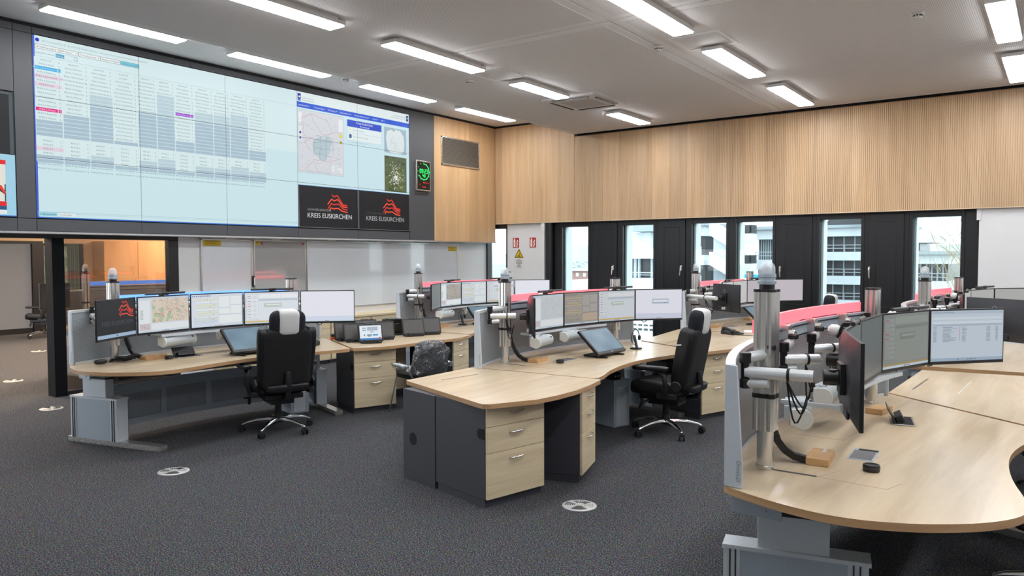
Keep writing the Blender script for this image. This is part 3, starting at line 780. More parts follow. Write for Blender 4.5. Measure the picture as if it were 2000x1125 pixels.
cv.rect(7.63, 3.78, 7.69, 3.93, H('#f7f9fb'), 5); cv.rect(7.63, 3.5, 7.69, 3.72, H('#eef2f8'), 5); cv.disc(7.66, 3.62, .02, H('#1c2ea8'), 6); cv.disc(7.66, 3.54, .02, H('#2d5fc0'), 6)
cv.rect(8.43, 3.72, 8.52, 3.92, H('#f4f6f8'), 5); cv.disc(8.475, 3.66, .033, H('#f0e23a'), 6); cv.disc(8.475, 3.555, .026, H('#d8d24a'), 6); cv.disc(8.475, 3.555, .012, H('#3c4020'), 7)
cv.rect(8.28, 3.06, 8.5, 3.17, H('#eef4f7'), 5)
for i, s in enumerate(('Karten-Legende', 'Städte', 'Warnungen')): cv.text(s, 8.33, 3.145 - i * .035, .024, INK, 6)
cv.text('Hintergrund: © GeoBasis-DE, Kartendarstellung Warnkarte des Landkreises', 7.63, 3.03, .02, INK, 6)
# headline box
cv.rect(8.613, 3.845, 9.39, 3.955, H('#0b49d2'), 2); cv.text('Kreis Euskirchen', 9.0, 3.905, .055, H('#ffffff'), 4, 'CENTER', 2); cv.text('(Kreiswarnung)', 9.0, 3.86, .035, H('#ffffff'), 4, 'CENTER')
cv.rect(8.613, 3.62, 9.395, 3.842, H('#eefafc'), 2); cv.frame(8.613, 3.62, 9.395, 3.842, .004, H('#b7c9d2'), 3); cv.line([(8.613, 3.745), (9.395, 3.745)], .004, H('#b7c9d2'), 3)
cv.rect(8.65, 3.79, 8.7, 3.805, H('#e6ea5a'), 3); cv.text('Keine Warnungen', 8.74, 3.785, .034, H('#8ea4ae'), 4)
cv.disc(8.68, 3.69, .034, H('#123f8c'), 3); cv.text('DWD', 8.68, 3.681, .022, H('#d9ecff'), 4, 'CENTER'); cv.text('Nur Gewitterwarnungen', 8.74, 3.68, .034, H('#8ea4ae'), 4)
cv.text('Letzte Aktualisierung: 11.12.2024, 09:22 Uhr', 8.62, 3.585, .024, H('#5e93ad'), 4)
# small maps on the right
cv.rect(9.455, 3.51, 10.0, 3.95, H('#a9c3d1'), 2)
cv.poly([(9.5, 3.75), (9.52, 3.88), (9.62, 3.92), (9.7, 3.88), (9.72, 3.93), (9.85, 3.92), (9.93, 3.83), (9.95, 3.7), (9.93, 3.56), (9.85, 3.52), (9.6, 3.52), (9.53, 3.58)], H('#e8f2f4'), 3)
for i in range(12): cv.line(wig((rnd.uniform(9.55, 9.9), rnd.uniform(3.55, 3.9)), (rnd.uniform(9.55, 9.9), rnd.uniform(3.55, 3.9)), 5, .02), .004, H('#c3d4d8'), 4)
cv.rect(9.455, 2.837, 10.0, 3.455, H('#5d6b45'), 2)
for i in range(70):
    u, v = rnd.uniform(9.46, 9.93), rnd.uniform(2.85, 3.43); q = (v - 2.84) / .62
    cv.rect(u, v, min(10.0, u + rnd.uniform(.03, .1)), min(3.455, v + rnd.uniform(.015, .05)), H(rnd.choice(['#6f7a4c', '#4d5b3e', '#7c8757', '#56633f'] if q < .75 else ['#3c4a41', '#56655a', '#465049'])), 3)
for i in range(150):
    a, r = rnd.uniform(0, 2 * PI), abs(rnd.gauss(0, .5)); u, v = 9.735 + math.cos(a) * r * .2, 3.1 + math.sin(a) * r * .27
    if 9.47 < u < 9.98 and 2.85 < v < 3.36: cv.disc(u, v, .0085, H('#ffffff') if rnd.random() > .08 else H('#ecd93a'), 4, 6)
# dark logo tiles
cv.rect(M3, Z0, B5, SB, H('#17161a'), 0); cv.rect(M3, SB - .006, B5, SB, H('#1b7fc0'), 1)
for (u, v, wd, k) in ((7.775, 2.325, .84, '#9a9a98'), (9.01, 2.325, .84, '#4c4b4c')):
    cv.text('KREIS EUSKIRCHEN', u, v - .01, .107, H('#e9ebec') if u < 8.5 else H('#b9babb'), 3, res=3)
    cv.text('GEFAHRENABWEHR', u, v + .098, .053, H(k), 3, res=2)
    hills(cv, u + .41, v + .1, .42, 3)
# the display glass pieces, each a thing
names_r = ['top', 'middle', 'bottom']
for r in range(3):
    for c in range(5):
        y0 = A + c * TW; z1 = ZT - r * TH; z0 = z1 - TH
        what = 'station list' if c < 3 else ('weather portal' if r < 2 else 'logo on black')
        lb = 'video wall display, %s row, %s from left, showing part of the %s' % (names_r[r], ORD[c], what)
        if r == 2 and c > 2: lb = 'video wall display with red hill logo and white lettering on black, %s of the pair' % ('left' if c == 3 else 'right')
        t = thing('video_wall_display', lb, 'display', (VX, y0, z0), group='displays of the video wall')
        MB().box(-.035, -.002, .0008, TW - .0008, .0008, TH - .0008).build('housing', BLACKP, t)
        g = .0022
        cv.mesh((-.0018, -y0, -z0), (0, 1, 0), (0, 0, 1), (1, 0, 0), (y0 + g, z0 + g, y0 + TW - g, z1 - g), .0003).build('screen', VWS, t)
        if r == 2 and c > 2:
            m = MB()
            m.box(-.001, .006, .004, .014, .004, TH - .04); m.box(-.001, .006, TW - .014, TW - .004, .004, TH - .04); m.box(-.001, .006, .004, TW - .004, .004, .014)
            m.build('bezel', mat('display_edge_strip', '#77797b', .35, .5) if c == 3 else bpy.data.materials['display_edge_strip'], t)
for z0, z1, lb in ((2.855, 3.553, 'dark switched-off display at the far left of the screen wall'), (2.155, 2.853, 'pale blue display with red banner at the far left of the screen wall')):
    t = thing('video_wall_display', lb, 'display', (VX, 2.46, z0), group='displays left of the video wall')
    MB().box(-.035, -.002, 0, 1.235, 0, z1 - z0).build('housing', BLACKP, t)
    c2 = Canvas(); w_, h_ = 1.235, z1 - z0
    if z0 > 2.5:
        c2.rect(.004, .004, w_ - .004, h_ - .004, H('#1c1f22'), 0); c2.rect(w_ - .05, .004, w_ - .012, h_ - .02, H('#4d5a5f'), 1); c2.rect(.004, h_ - .035, w_ - .012, h_ - .012, H('#59666b'), 1)
    else:
        c2.rect(.004, .004, w_ - .004, h_ - .004, H('#a9dcf2'), 0); c2.rect(.004, .004, w_ - .004, .014, H('#2a6fd0'), 1)
        c2.rect(.1, .58, 1.135, .628, H('#f01c1c'), 1); c2.rect(.1, .17, 1.13, .58, H('#efeee2'), 1); c2.rect(.1, .118, 1.135, .168, H('#f01c1c'), 2); c2.rect(.1, .075, 1.135, .118, H('#1f5a8a'), 2); c2.rect(.1, .03, 1.135, .073, H('#ffffff'), 2)
        c2.poly([(1.02, .38), (1.05, .385), (1.13, .27), (1.12, .245), (1.06, .29)], H('#40303a'), 2); c2.poly([(1.06, .33), (1.085, .35), (1.13, .27), (1.12, .245)], H('#f0401c'), 3)
        c2.line([(.2, .3), (.6, .32), (1.0, .2)], .05, H('#c23a32'), 2); c2.rect(1.118, .17, 1.13, .36, H('#2b3440'), 2); c2.text('09:23', 1.12, .04, .03, H('#9fc7a8'), 3, 'RIGHT')
    c2.mesh((-.0018, 0, 0), (0, 1, 0), (0, 0, 1), (1, 0, 0), None, .0003).build('screen', VWS, t)
# ================================================================ CONSOLES
RZ = math.radians(-2.4)
CON = dict(A=(-7.11, 4.51), B=(-7.13, 8.66), C=(-4.08, 6.535), D=(-4.01, 10.8), E=(-1.06, 4.475), F=(-1.0, 8.88), G=(-11.46, 6.27))
WHERE = dict(A='the blue-lit front console', B='the console by the widest white board', C='the middle console',
             D='the console before the dark window leaves', E='the large foreground console', F='the console by the bare white wall', G='the console behind the glass partition')
# monitor centres and turn angles on each console
MON = dict(A=[(.589, -1.208, -33.6), (.385, -.69, -12), (.334, -.124, 0), (.445, .423, 21), (.742, .903, 40)],
           B=[(.365, -1.002, -31.9), (.153, -.481, -12.3), (.087, .082, -1), (.129, .648, 9.5), (.367, 1.141, 41)],
           C=[(.248, -.875, -40.9), (.06, -.375, -3.6), (.07, .193, 5.4), (.155, .753, 14), (.397, 1.251, 39.1)],
           E=[(.40, -1.046, -21.4), (.258, -.498, -7.6), (.209, .07, -2.3), (.272, .629, 15.2), (.524, 1.128, 38.3)])
MON['G'] = [(.28, -1.5, 150)]
MON['D'] = [(.62, -1.40, -58)] + MON['E'][1:]
MON['F'] = MON['D']
def wpt(k, x, y, z=0):
    c = CON[k]; return (c[0] + x * math.cos(RZ) - y * math.sin(RZ), c[1] + x * math.sin(RZ) + y * math.cos(RZ), z)
arc = lambda y: -.29 + .27 * (y / 1.3) ** 2
rail = lambda y: -.03 - .10 * (1 - (y / .975) ** 2)
def mpos(k, i):
    x, y, a = MON[k][i]
    return x, y, math.radians(a)
def mcurve(k):
    P = [(y, x) for x, y, a in MON[k][1:4]]
    def f(y):
        # parabola through the three middle monitors
        (a, fa), (b, fb), (c, fc) = P
        return fa * (y - b) * (y - c) / ((a - b) * (a - c)) + fb * (y - a) * (y - c) / ((b - a) * (b - c)) + fc * (y - a) * (y - b) / ((c - a) * (c - b)) - .005
    return f

def grooved(w, d, g=.008):
    """outline of an extruded profile with grooves"""
    a, b = w / 2, d / 2; r = .012
    return [(-a + r, -b), (-.2 * w - g, -b), (-.2 * w, -b + g), (-.2 * w + g, -b), (.2 * w - g, -b), (.2 * w, -b + g), (.2 * w + g, -b), (a - r, -b), (a, -b + r),
            (a, -g), (a - g, 0), (a, g), (a, b - r), (a - r, b), (.2 * w + g, b), (.2 * w, b - g), (.2 * w - g, b), (-.2 * w + g, b), (-.2 * w, b - g), (-.2 * w - g, b), (-a + r, b), (-a, b - r), (-a, g), (-a + g, 0), (-a, -g), (-a, -b + r)]
def console(k, label, rounded, zt=.72, tops=(1.46, 1.445), bar=REDBAR, corner=(1.03, .95), dz=0.0, full=True):
    t = thing('control_console', label, 'control desk', (CON[k][0], CON[k][1], 0), RZ, 'control desks with curved screens')
    def chaikin(P):
        for _ in range(2):
            Q = [P[0]]
            for (a, b), (c, d) in zip(P, P[1:]): Q += [(a * .75 + c * .25, b * .75 + d * .25), (a * .25 + c * .75, b * .25 + d * .75)]
            P = Q + [P[-1]]
        return P
    inner = [(.985, -.77), (.925, -.54), (.885, -.3), (.865, -.05), (.88, .18), (.92, .38)] + ([(.98, .54)] if corner[1] < .8 else [(.96, .62), (1.02, .84)]) + [corner, (corner[0] - .03, corner[1] + .03)]
    seam = [(.02, 1.43), (-.06, 1.40)]
    back = [(arc(y) - .02, y) for y in (1.2, .9, .6, .3, 0, -.3, -.6, -.9, -1.2)]
    if rounded: tip = [(-.06, -1.30), (-.04, -1.345), (.03, -1.38), (.15, -1.42), (.25, -1.445), (.35, -1.46), (.45, -1.46), (.56, -1.435), (.70, -1.365), (.80, -1.29), (.89, -1.205), (.955, -1.115), (.995, -1.03), (1.01, -.95), (1.005, -.87)]
    else: tip = [(-.1, -1.33), (1.09, -1.19), (1.11, -1.15), (1.07, -1.0)]
    MB().prism((chaikin(tip + inner) if rounded else tip + chaikin(inner)) + seam + chaikin(back), zt - .032, zt, 0, 1).build('desktop', [DESKWOOD, EDGEWOOD], t, bevel=.007, seg=3, angle=30)
    # lifting legs, splayed like the ends of the arc
    for s in (-1, 1):
        a = math.radians(16) * -s
        lx = .17 if k == 'E' else .05
        R = lambda u, v: (lx + u * math.cos(a) - v * math.sin(a), (1.20 if s > 0 else -1.17 + lx * .2) + u * math.sin(a) + v * math.cos(a))
        lg = MB()
        def lb(mb, u0, u1, v0, v1, z0, z1, m=0):
            P = [R(u0, v0), R(u1, v0), R(u1, v1), R(u0, v1)]; mb.prism(P, z0, z1, m)
        lb(lg, -.25, .3, -.055, .055, .05, .42, 0)
        hs = lg.build('leg', [GREYM], t, bevel=.004)
        c = MB(); lb(c, -.27, -.2, -.06, .06, .05, .425); lb(c, .23, .31, -.06, .06, .05, .425); lb(c, -.275, .32, -.063, .063, .418, .436)
        for u in (-.245, -.222, .25, .275): lb(c, u, u + .006, -.066, .066, .05, .42, 1)
        c.build('corner_profile', [GREYL, DARKP], hs, bevel=.002)
        f = MB(); lb(f, -.34, .80, -.045, .045, .012, .05); lb(f, -.33, .79, -.035, .035, .0, .012)
        f.build('foot', ALU, hs, bevel=.012, seg=3)
        c = MB(); lb(c, -.13, .16, -.042, .042, .436, zt - .135); c.build('lift_column', GREYL, hs, bevel=.004)
        c = MB(); lb(c, -.135, .165, -.047, .047, zt - .137, zt - .122); c.build('seal', BLACKP, hs)
        c = MB(); lb(c, -.11, .14, -.036, .036, zt - .122, zt - .032); c.build('inner_column', GREYL, hs, bevel=.003)
        c = MB(); lb(c, -.22, .55, -.02, .02, zt - .085, zt - .033)
        c.build('top_bracket', GREYM, hs, bevel=.003)
    for s in (-1, 1):
        m = MB(); m.box(arc(1.3) - .02, arc(1.3) + .2, s * 1.27 - .004, s * 1.27 + .004, zt - .13, zt - .033)
        for u, z in ((.03, .06), (.13, .1)): m.cyl((arc(1.3) + u, s * 1.27 - .008, zt - z), (arc(1.3) + u, s * 1.27 + .008, zt - z), .008, n=10)
        m.build('screen_bracket', GREYM, t, bevel=.002)
    # cable tray, modesty panel
    m = MB(); n = 26; vs = []; K = 9
    for i in range(n + 1):
        y = -1.0 + 2.0 * i / n
        for j in range(K):
            q = -PI * .5 + PI * j / (K - 1)
            vs.append((arc(y) + .17 + .075 * math.sin(q) * 1.2, y, .56 + .07 * math.cos(q) - (.0 if j else .05)))
    m.add(vs, [(i * K + j, (i + 1) * K + j, (i + 1) * K + j + 1, i * K + j + 1) for i in range(n) for j in range(K - 1)])
    m.build('cable_tray', TRAY, t)
    m = MB(); m.ribbon(arc, -1.08, 1.08, .40, .5, .03, 26, 0, .16); m.ribbon(arc, -1.08, 1.08, .10, .16, .03, 26, 0, .16)
    for y in (-1.06, -.5, .0, .5, 1.03): m.ribbon(arc, y, y + .06, .16, .4, .03, 2, 0, .16)
    mp = m.build('modesty_frame', GREYM, t)
    MB().ribbon(arc, -1.05, 1.05, .15, .41, .01, 26, 0, .15).build('perforated_panel', ACOUSTIC, mp)
    # acoustic screen with flat end caps
    sc = MB().ribbon(arc, -1.34, 1.34, zt + .001, 1.205 + dz, .03, 36).build('acoustic_screen', ACOUSTIC, t)
    MB().ribbon(arc, -1.345, 1.345, 1.2 + dz, 1.222 + dz, .045, 36, 0, .007).build('top_trim', ALUW, sc)
    MB().ribbon(arc, -1.32, 1.32, zt + .001, zt + .02, .012, 36, 0, .014).build('bottom_trim', ALUW, sc)
    for s in (-1, 1):
        x = arc(1.34)
        yy = s * 1.345
        cp = MB().yprism([(x - .035, zt + .001), (x + .045, zt + .001), (x + .045, zt + .1), (x + .018, 1.22 + dz), (x - .035, 1.222 + dz)] if s < 0 else [(x - .035, zt + .001), (x + .03, zt + .001), (x + .018, 1.222 + dz), (x - .035, 1.222 + dz)], min(yy, yy + s * .012), max(yy, yy + s * .012)).build('end_cap', GREYL, sc, bevel=.003)
        if s < 0:
            cv = Canvas(); cv.text('OmniuD', 0, 0, .026, H('#7a848c'), 1, res=3)
            cv.mesh((x + .02, yy - .0125, zt + .12), (0, 0, -1), (1, 0, 0), (0, -1, 0)).build('lettering', PRINTM, sc)
    # two poles
    for s in (-1, 1):
        top = tops[0] if s < 0 else tops[1]; y = s * .975
        m = MB(); m.cyl((0, y, zt), (0, y, .93), .037, n=24); m.cyl((0, y, zt), (0, y, zt + .018), .042, n=24)
        po = m.build('pole', ALU, t, bevel=.002)
        w_, d_ = (.098, .085) if s < 0 else (.078, .112)
        m = MB(); m.prism([(x_ , y + y_) for x_, y_ in grooved(w_, d_)], .88 + dz, top); m.build('profile_sleeve', ALU, po)
        m = MB(); m.prism([(x_ * 1.04, y + y_ * 1.04) for x_, y_ in grooved(w_, d_)], top, top + .012); m.build('pole_cap', DARKP, po)
        m = MB(); m.prism([(x_ * 1.06, y + y_ * 1.06) for x_, y_ in grooved(w_, d_)], 1.03 + dz, 1.05 + dz); m.build('pole_ring', BLACKP, po)
        if s < 0:
            m = MB(); m.lathe([(.034, top + .012), (.034, top + .035)], 20, (0, y, 0)); m.build('beacon_base', BLACKP, po)
            m = MB(); m.lathe([(.04, top + .035), (.041, top + .05), (.037, top + .052), (.037, top + .066), (.04, top + .068), (.039, top + .082)], 24, (0, y, 0)); m.build('beacon_collar', GREYM, po)
            pr = [(.036, top + .082)] + [(.036 * math.cos(q), top + .105 + .036 * math.sin(q)) for q in [PI / 2 * i / 8 for i in range(8)]] + [(.001, top + .141)]
            MB().lathe(pr, 24, (0, y, 0)).build('beacon_dome', DOME, po)
            MB().lathe([(.011, top + .082), (.011, top + .115), (.004, top + .122)], 12, (0, y, 0)).build('beacon_lamp', ALUW, po)
        else:
            MB().box(-.035, .0, y - .07, y - .05, 1.28 + dz, 1.305 + dz).build('bar_clamp', BLACKP, po)
    # light bar and rails
    dzo = dz; dz = .03 if k == 'E' else -.028
    MB().ribbon(rail, -.93, .92, 1.305 + dz, 1.365 + dz, .025, 30, 0, -.02).build('light_bar', bar, t)
    m = MB(); m.ribbon(rail, -.95, .95, 1.215 + dz, 1.298 + dz, .03, 30, 0, 0)
    m.ribbon(rail, -.93, .93, 1.278 + dz, 1.286 + dz, .01, 30, 1, .004); m.ribbon(rail, -.93, .93, 1.225 + dz, 1.233 + dz, .01, 30, 1, .004)
    m.build('upper_rail', [GREYM, BLACKP], t); dzb = dz; dz = dzo
    mc = mcurve(k if k != 'G' else 'E'); m = MB(); m.ribbon(mc, -.72, .6, .958 + dz, .98 + dz, .04, 30)
    for y in (-.72, .57): m.box(-.02, mc(y) - .03, y, y + .03, .96 + dz, .978 + dz)
    m.build('lower_rail', GREYL, t)
    # articulated arms
    za = 1.165 + dz
    for i in range(len(MON[k]) if k != 'G' else 0):
        cx, cy, th = mpos(k, i); n = (math.cos(th), -math.sin(th))
        mx, my = cx - n[0] * .158, cy - n[1] * .158
        if i == 0: b, e = (0, -.975), (-.03, -1.15)
        elif i == 4: b, e = (0, .975), (-.01, .84)
        else: b, e = (rail(cy * .9) + .04, cy * .9), (rail(cy * .9) + .075, cy * .9 - .19)
        m = MB(); m.cyl((e[0], e[1], za), (mx, my, za), .0255, n=18); m.cyl((b[0], b[1], za + .062), (e[0], e[1], za + .062), .024, n=18)
        q = ((e[0] * .65 + mx * .35), (e[1] * .65 + my * .35)); m.cyl((e[0], e[1], za - .05), (q[0], q[1], za - .045), .02, n=12)
        ar = m.build('monitor_arm', ALUW, t, bevel=.002)
        m = MB(); m.cyl((e[0], e[1], za - .072), (e[0], e[1], za - .029), .023, n=16); m.cyl((e[0], e[1], za - .03), (e[0], e[1], za + .04), .018, n=16); m.cyl((e[0], e[1], za + .038), (e[0], e[1], za + .087), .0255, n=16)
        m.build('joint', BLACKP, ar, bevel=.004)
        m = MB(); m.cyl((b[0] + .005, b[1] - .02, za + .10), (b[0] + .05, b[1] - .03, za + .10), .015, n=14); m.build('knob', BLACKP, ar, bevel=.004)
        dx, dy = mx - e[0], my - e[1]; l = math.hypot(dx, dy)
        m = MB(); c0 = (e[0] + dx * .62, e[1] + dy * .62); m.cyl((c0[0], c0[1], za), (c0[0] + dx / l * .012, c0[1] + dy / l * .012, za), .029, n=18); m.build('cable_strap', BLACKP, ar)
        if i in (1, 2, 3):
            m = MB(); m.box(b[0] - .05, b[0] + .003, b[1] - .03, b[1] + .03, 1.2 + dzb, 1.31 + dzb); m.cyl((b[0] + .02, b[1] + .03, za + .1), (b[0] - .0, b[1] + .03, za + .1), .028, n=16); m.build('rail_clamp', ALU, ar, bevel=.003)
        if full:
            m = MB()
            for q, (sag, off) in enumerate(((.10, .02), (.15, -.01), (.07, .035))):
                P = []
                for j in range(9):
                    u = j / 8; P.append((c0[0] + (mx - n[0] * .03 - c0[0]) * u + off * math.sin(PI * u), c0[1] + (my - c0[1]) * u - off * math.sin(PI * u), za - .03 - sag * math.sin(PI * u) - .06 * u))
                m.tube(P, .0042, 6)
            m.build('cable', RUBBER, ar)
    # cable chain, oak outlet block, flush outlets
    m = MB(); P = [(-.03, -.86, .98), (-.02, -.85, .90), (.0, -.83, .83), (.03, -.81, .78), (.07, -.79, zt + .03), (.115, -.77, zt + .018)]
    for (a, b) in zip(P, P[1:]):
        for f in (.12, .45, .78):
            c = [a[j] + (b[j] - a[j]) * (f + .1) for j in range(3)]
            pit = math.atan2(b[2] - a[2], math.hypot(b[0] - a[0], b[1] - a[1])); yaw = math.atan2(b[1] - a[1], b[0] - a[0])
            m.obox(c, (.024, .042, .032), yaw, -pit)
    m.tube(P, .011, 8); m.build('cable_chain', BLACKP, t, bevel=.002)
    MB().obox((.165, -.69, zt + .0175), (.10, .22, .035), math.radians(8)).build('cable_block', OAK, t, bevel=.002)
    MB().obox((.165, -.62, zt + .0355), (.014, .08, .002), math.radians(8)).build('cable_slot', ALUW, t)
    for (x, y, a) in ((.30, -.45, .1), (.29, .48, -.1)):
        if (k == 'A' and y < 0) or (k == 'E' and y > 0): continue
        so = MB().obox((x, y, zt + .001), (.115, .24, .003), a).build('socket_frame', GREYM, t, bevel=.001)
        MB().obox((x, y - .015, zt + .0022), (.10, .18, .003), a).build('socket_cover', mat('socket_lid', '#6d6b70', .4, .3, noise=.02) if 'socket_lid' not in bpy.data.materials else bpy.data.materials['socket_lid'], so)
        MB().obox((x, y + .095, zt + .0024), (.09, .035, .002), a).build('socket_opening', BLACKM, so)
    MB().obox((.11, .70, zt + .0175), (.10, .17, .035), math.radians(-8)).build('cable_block', OAK, t, bevel=.002)
    # cover strips let into the top
    for p, q in (((-.04, -.985), (.235, -.97)), ((.235, -.97), (.29, -.80)), ((.24, -.97), (.52, -.985)), ((.52, -.985), (.55, -.86)), ((-.12, -.2), (.14, -.2)), ((.14, -.2), (.15, .25))):
        d = math.atan2(q[1] - p[1], q[0] - p[0]); m = MB(); m.obox(((p[0] + q[0]) / 2, (p[1] + q[1]) / 2, zt + .0003), (math.hypot(q[0] - p[0], q[1] - p[1]), .004, .0008), d); m.build('lid_joint', EDGEWOOD, t)
    m = MB(); m.obox((.10, -.976, zt + .0004), (.26, .02, .001), .05); m.build('lid_slot', ANTH, t)
    return t
console('A', 'curved control desk with blue light bar in front of the glass partition', True, .735, bar=BLUEBAR)
console('B', 'curved control desk in front of the widest white board, partly hidden by tablets', False)
console('C', 'curved control desk with red light bar joined to the corner desk in the middle', False)
console('D', 'curved control desk in front of the dark window leaves, black monitor back towards us', False)
console('E', 'large curved control desk in the right foreground with bright red light bar', True, .72, (1.535, 1.475), corner=(1.03, .66), dz=.02)
console('F', 'curved control desk by the bare white wall at right, mostly hidden', False)
console('G', 'curved control desk with blue light bar behind the glass partition', True, bar=BLUEBAR)

# ---------------------------------------------------------------- screen pictures
MW, MH = .545, .318
def pic(kind, k=1.0):
    c = Canvas(); w, h = MW, MH; r = random.Random(kind)
    Q = lambda s: H(s, k)
    def bar(n=5, col='#cfe0ea'):
        c.rect(0, 0, w, .014, Q(col), 3)
        for i in range(n): c.rect(w * .45 + i * .016, .004, w * .45 + i * .016 + .009, .011, Q(['#b03a48', '#4a70b5', '#d05060', '#5a6a80', '#b8485a'][i % 5]), 4)
    if kind == 'logo':
        c.rect(0, 0, w, h, Q('#17191d'), 0); hills(c, .30, .165, .215, 3, .8 * k); c.text('KREIS EUSKIRCHEN', .055, .105, .052, Q('#454b52'), 3, res=3); c.rect(0, 0, w, .03, Q('#9fb4cc'), 2); c.rect(.26, .006, .28, .022, Q('#5a77a8'), 3)
    elif kind in ('map', 'mapgrey', 'mapc'):
        base, g, rd = {'map': ('#e6d9c9', '#bccfab', '#cf8f80'), 'mapgrey': ('#b9b3ab', '#aca79c', '#8f8a84'), 'mapc': ('#d3dade', '#d3dade', '#c6cdd0')}[kind]
        c.rect(0, 0, w, h, Q('#dfe8f1'), 0); c.rect(.012, .02, .12, h - .03, Q('#eef3f8'), 1); c.rect(.0, h - .016, w, h, Q('#cfdbe8'), 2)
        x0, y0, x1, y1 = (.14, .085, w, h - .018)
        c.rect(x0, y0, x1, y1, Q(base), 1)
        for i in range(26):
            u, v, q = r.uniform(x0, x1), r.uniform(y0, y0 + .09) if i % 2 else r.uniform(y0, y1), r.uniform(.008, .024)
            c.disc(max(x0 + q, min(x1 - q, u)), max(y0 + q, min(y1 - q, v)), q, Q(g), 2, 7)
        for i in range(60):
            u, v = r.uniform(x0, x1), r.uniform(y0, y1); P = [(u, v)]
            for j in range(4):
                u = max(x0, min(x1, u + r.uniform(-.035, .035))); v = max(y0, min(y1, v + r.uniform(-.03, .03))); P.append((u, v))
            c.line(P, .0022, Q(rd if i % 3 or kind == 'mapc' else '#aaa49e'), 3)
        for i in range(120 if kind == 'mapc' else 26):
            u, v = r.uniform(x0, x1 - .01), r.uniform(y0, y1 - .01); c.rect(u, v, u + r.uniform(.002, .007), v + .003, Q('#8b9096' if kind == 'mapc' else '#6b6a6c'), 4)
        c.rect(.012, .02, .12, .08, Q('#d9cfd2'), 2)
        for i in range(40):
            u, v = r.uniform(.014, .112), r.uniform(.022, .075); c.rect(u, v, u + .006, v + .004, Q(r.choice(['#c98f96', '#9fb8a4', '#b9a9b0'])), 3)
        for i in range(8): c.rect(.018, .12 + i * .011, .05, .126 + i * .011, Q('#b8c6bb'), 2)
        c.rect(x0, .02, x1, .075, Q('#eef3f7'), 2); bar()
    elif kind in ('forms', 'formsgrey'):
        A_, B_, C_ = ('#dfe6f2', '#eef4f4', '#cbd8e6') if kind == 'forms' else ('#a6a29d', '#b5b0ab', '#97928d')
        hl = '#e7e9cf' if kind == 'forms' else '#c5b391'
        c.rect(0, 0, w, h, Q(A_), 0)
        for i in range(10): c.rect(.01 + i * .019, h - .022, .022 + i * .019, h - .01, Q('#7886a4' if kind == 'forms' else '#807b78'), 2)
        y = h - .045
        for i in range(9):
            c.rect(.05 if i % 3 else .02, y - .014, .27, y, Q([hl, B_, hl][i % 3]), 1); c.rect(.05, y - .0185, .27, y - .016, Q(C_), 2)
            c.rect(.16 + (i * 37 % 80) / 1000, y - .008, .168 + (i * 37 % 80) / 1000, y - .003, Q('#4d5460'), 3); y -= .0245
        for u0, v0, u1, v1 in ((.29, .185, .40, .295), (.415, .21, .53, .295), (.29, .12, .40, .175), (.415, .12, .53, .20), (.29, .03, .535, .108)):
            c.rect(u0, v0, u1, v1, Q(B_ if v0 > .05 or kind == 'forms' else '#c4b19b'), 1); c.rect(u0, v1, u1, v1 + .007, Q(C_), 2)
        for i in range(6): c.rect(.02, .03 + i * .012, .27, .036 + i * .012, Q(C_), 1)
        bar()
    elif kind in ('list', 'listgrey'):
        A_, B_, C_ = ('#dde5ee', '#f3f6f9', '#c3d0dc') if kind == 'list' else ('#8e948f', '#9da29c', '#828883')
        c.rect(0, 0, w, h, Q(A_), 0)
        for i in range(11): c.rect(.005, .06 + i * .02, .012, .068 + i * .02, Q('#c0406a' if i % 3 else '#8c5a8c'), 2)
        for a, b in ((.022, .075), (.08, .13)):
            for i in range(9):
                v = h - .045 - i * .027; c.rect(a, v, b, v + .02, Q(B_), 1)
                if a < .05: c.rect(a + .004, v + .008, b - .012, v + .013, Q('#b3325e' if i in (0, 3, 4) else '#8793a0'), 2)
                else: c.rect(a + .004, v + .008, b - .012, v + .0115, Q('#94a0ac'), 2)
        c.rect(.14, h - .06, .36, h - .018, Q(B_), 1); c.rect(.365, h - .06, w - .01, h - .018, Q(B_), 1); c.rect(.14, h - .085, w - .01, h - .07, Q(C_), 1); c.rect(.14, .035, w - .01, h - .09, Q('#e6ecf4' if kind == 'list' else '#959a94'), 1)
        c.rect(.19, .165, .37, .205, Q('#c3d2c8' if kind == 'list' else '#848981'), 2); c.rect(.21, .183, .36, .195, Q('#eef2f0' if kind == 'list' else '#a0a49e'), 3)
        c.rect(0, .014, w, .026, Q('#e3bd62' if kind == 'list' else '#b09a62'), 2); bar()
    elif kind == 'blank':
        c.rect(0, 0, w, h, Q('#eaebf5'), 0); c.rect(0, .014, w, .055, Q('#d6def0'), 1); bar(3)
    elif kind == 'plain':
        c.rect(0, 0, w, h, Q('#dcdcda'), 0); bar(2, '#cfcfce')
    elif kind == 'plainpink':
        c.rect(0, 0, w, h, Q('#dcd3da'), 0)
    elif kind == 'grey':
        c.rect(0, 0, w, h, Q('#6d7474'), 0); c.rect(.0, .0, w, .03, Q('#7d8483'), 1)
    elif kind == 'dialog':
        c.rect(0, 0, w, h, Q('#e6e6f2'), 0); c.rect(0, .014, w, .06, Q('#cfd3e4'), 1); c.rect(.19, .165, .39, .22, Q('#bcc4d4'), 2); c.rect(.205, .187, .38, .203, Q('#eef1f6'), 3); c.rect(.205, .172, .38, .181, Q('#a9b4ca'), 3); c.rect(.33, .174, .36, .179, Q('#5b74b8'), 4)
        bar(4, '#c6cbdc')
    elif kind == 'mail':
        c.rect(0, 0, w, h, Q('#c3cfdb'), 0); c.rect(0, h - .02, w, h, Q('#b3c2d0'), 1)
        for v in (.262, .235): c.rect(.01, v, w - .01, v + .016, Q('#d2dbe4'), 2)
        c.rect(.01, .222, w - .01, .233, Q('#a9b7c6'), 2)
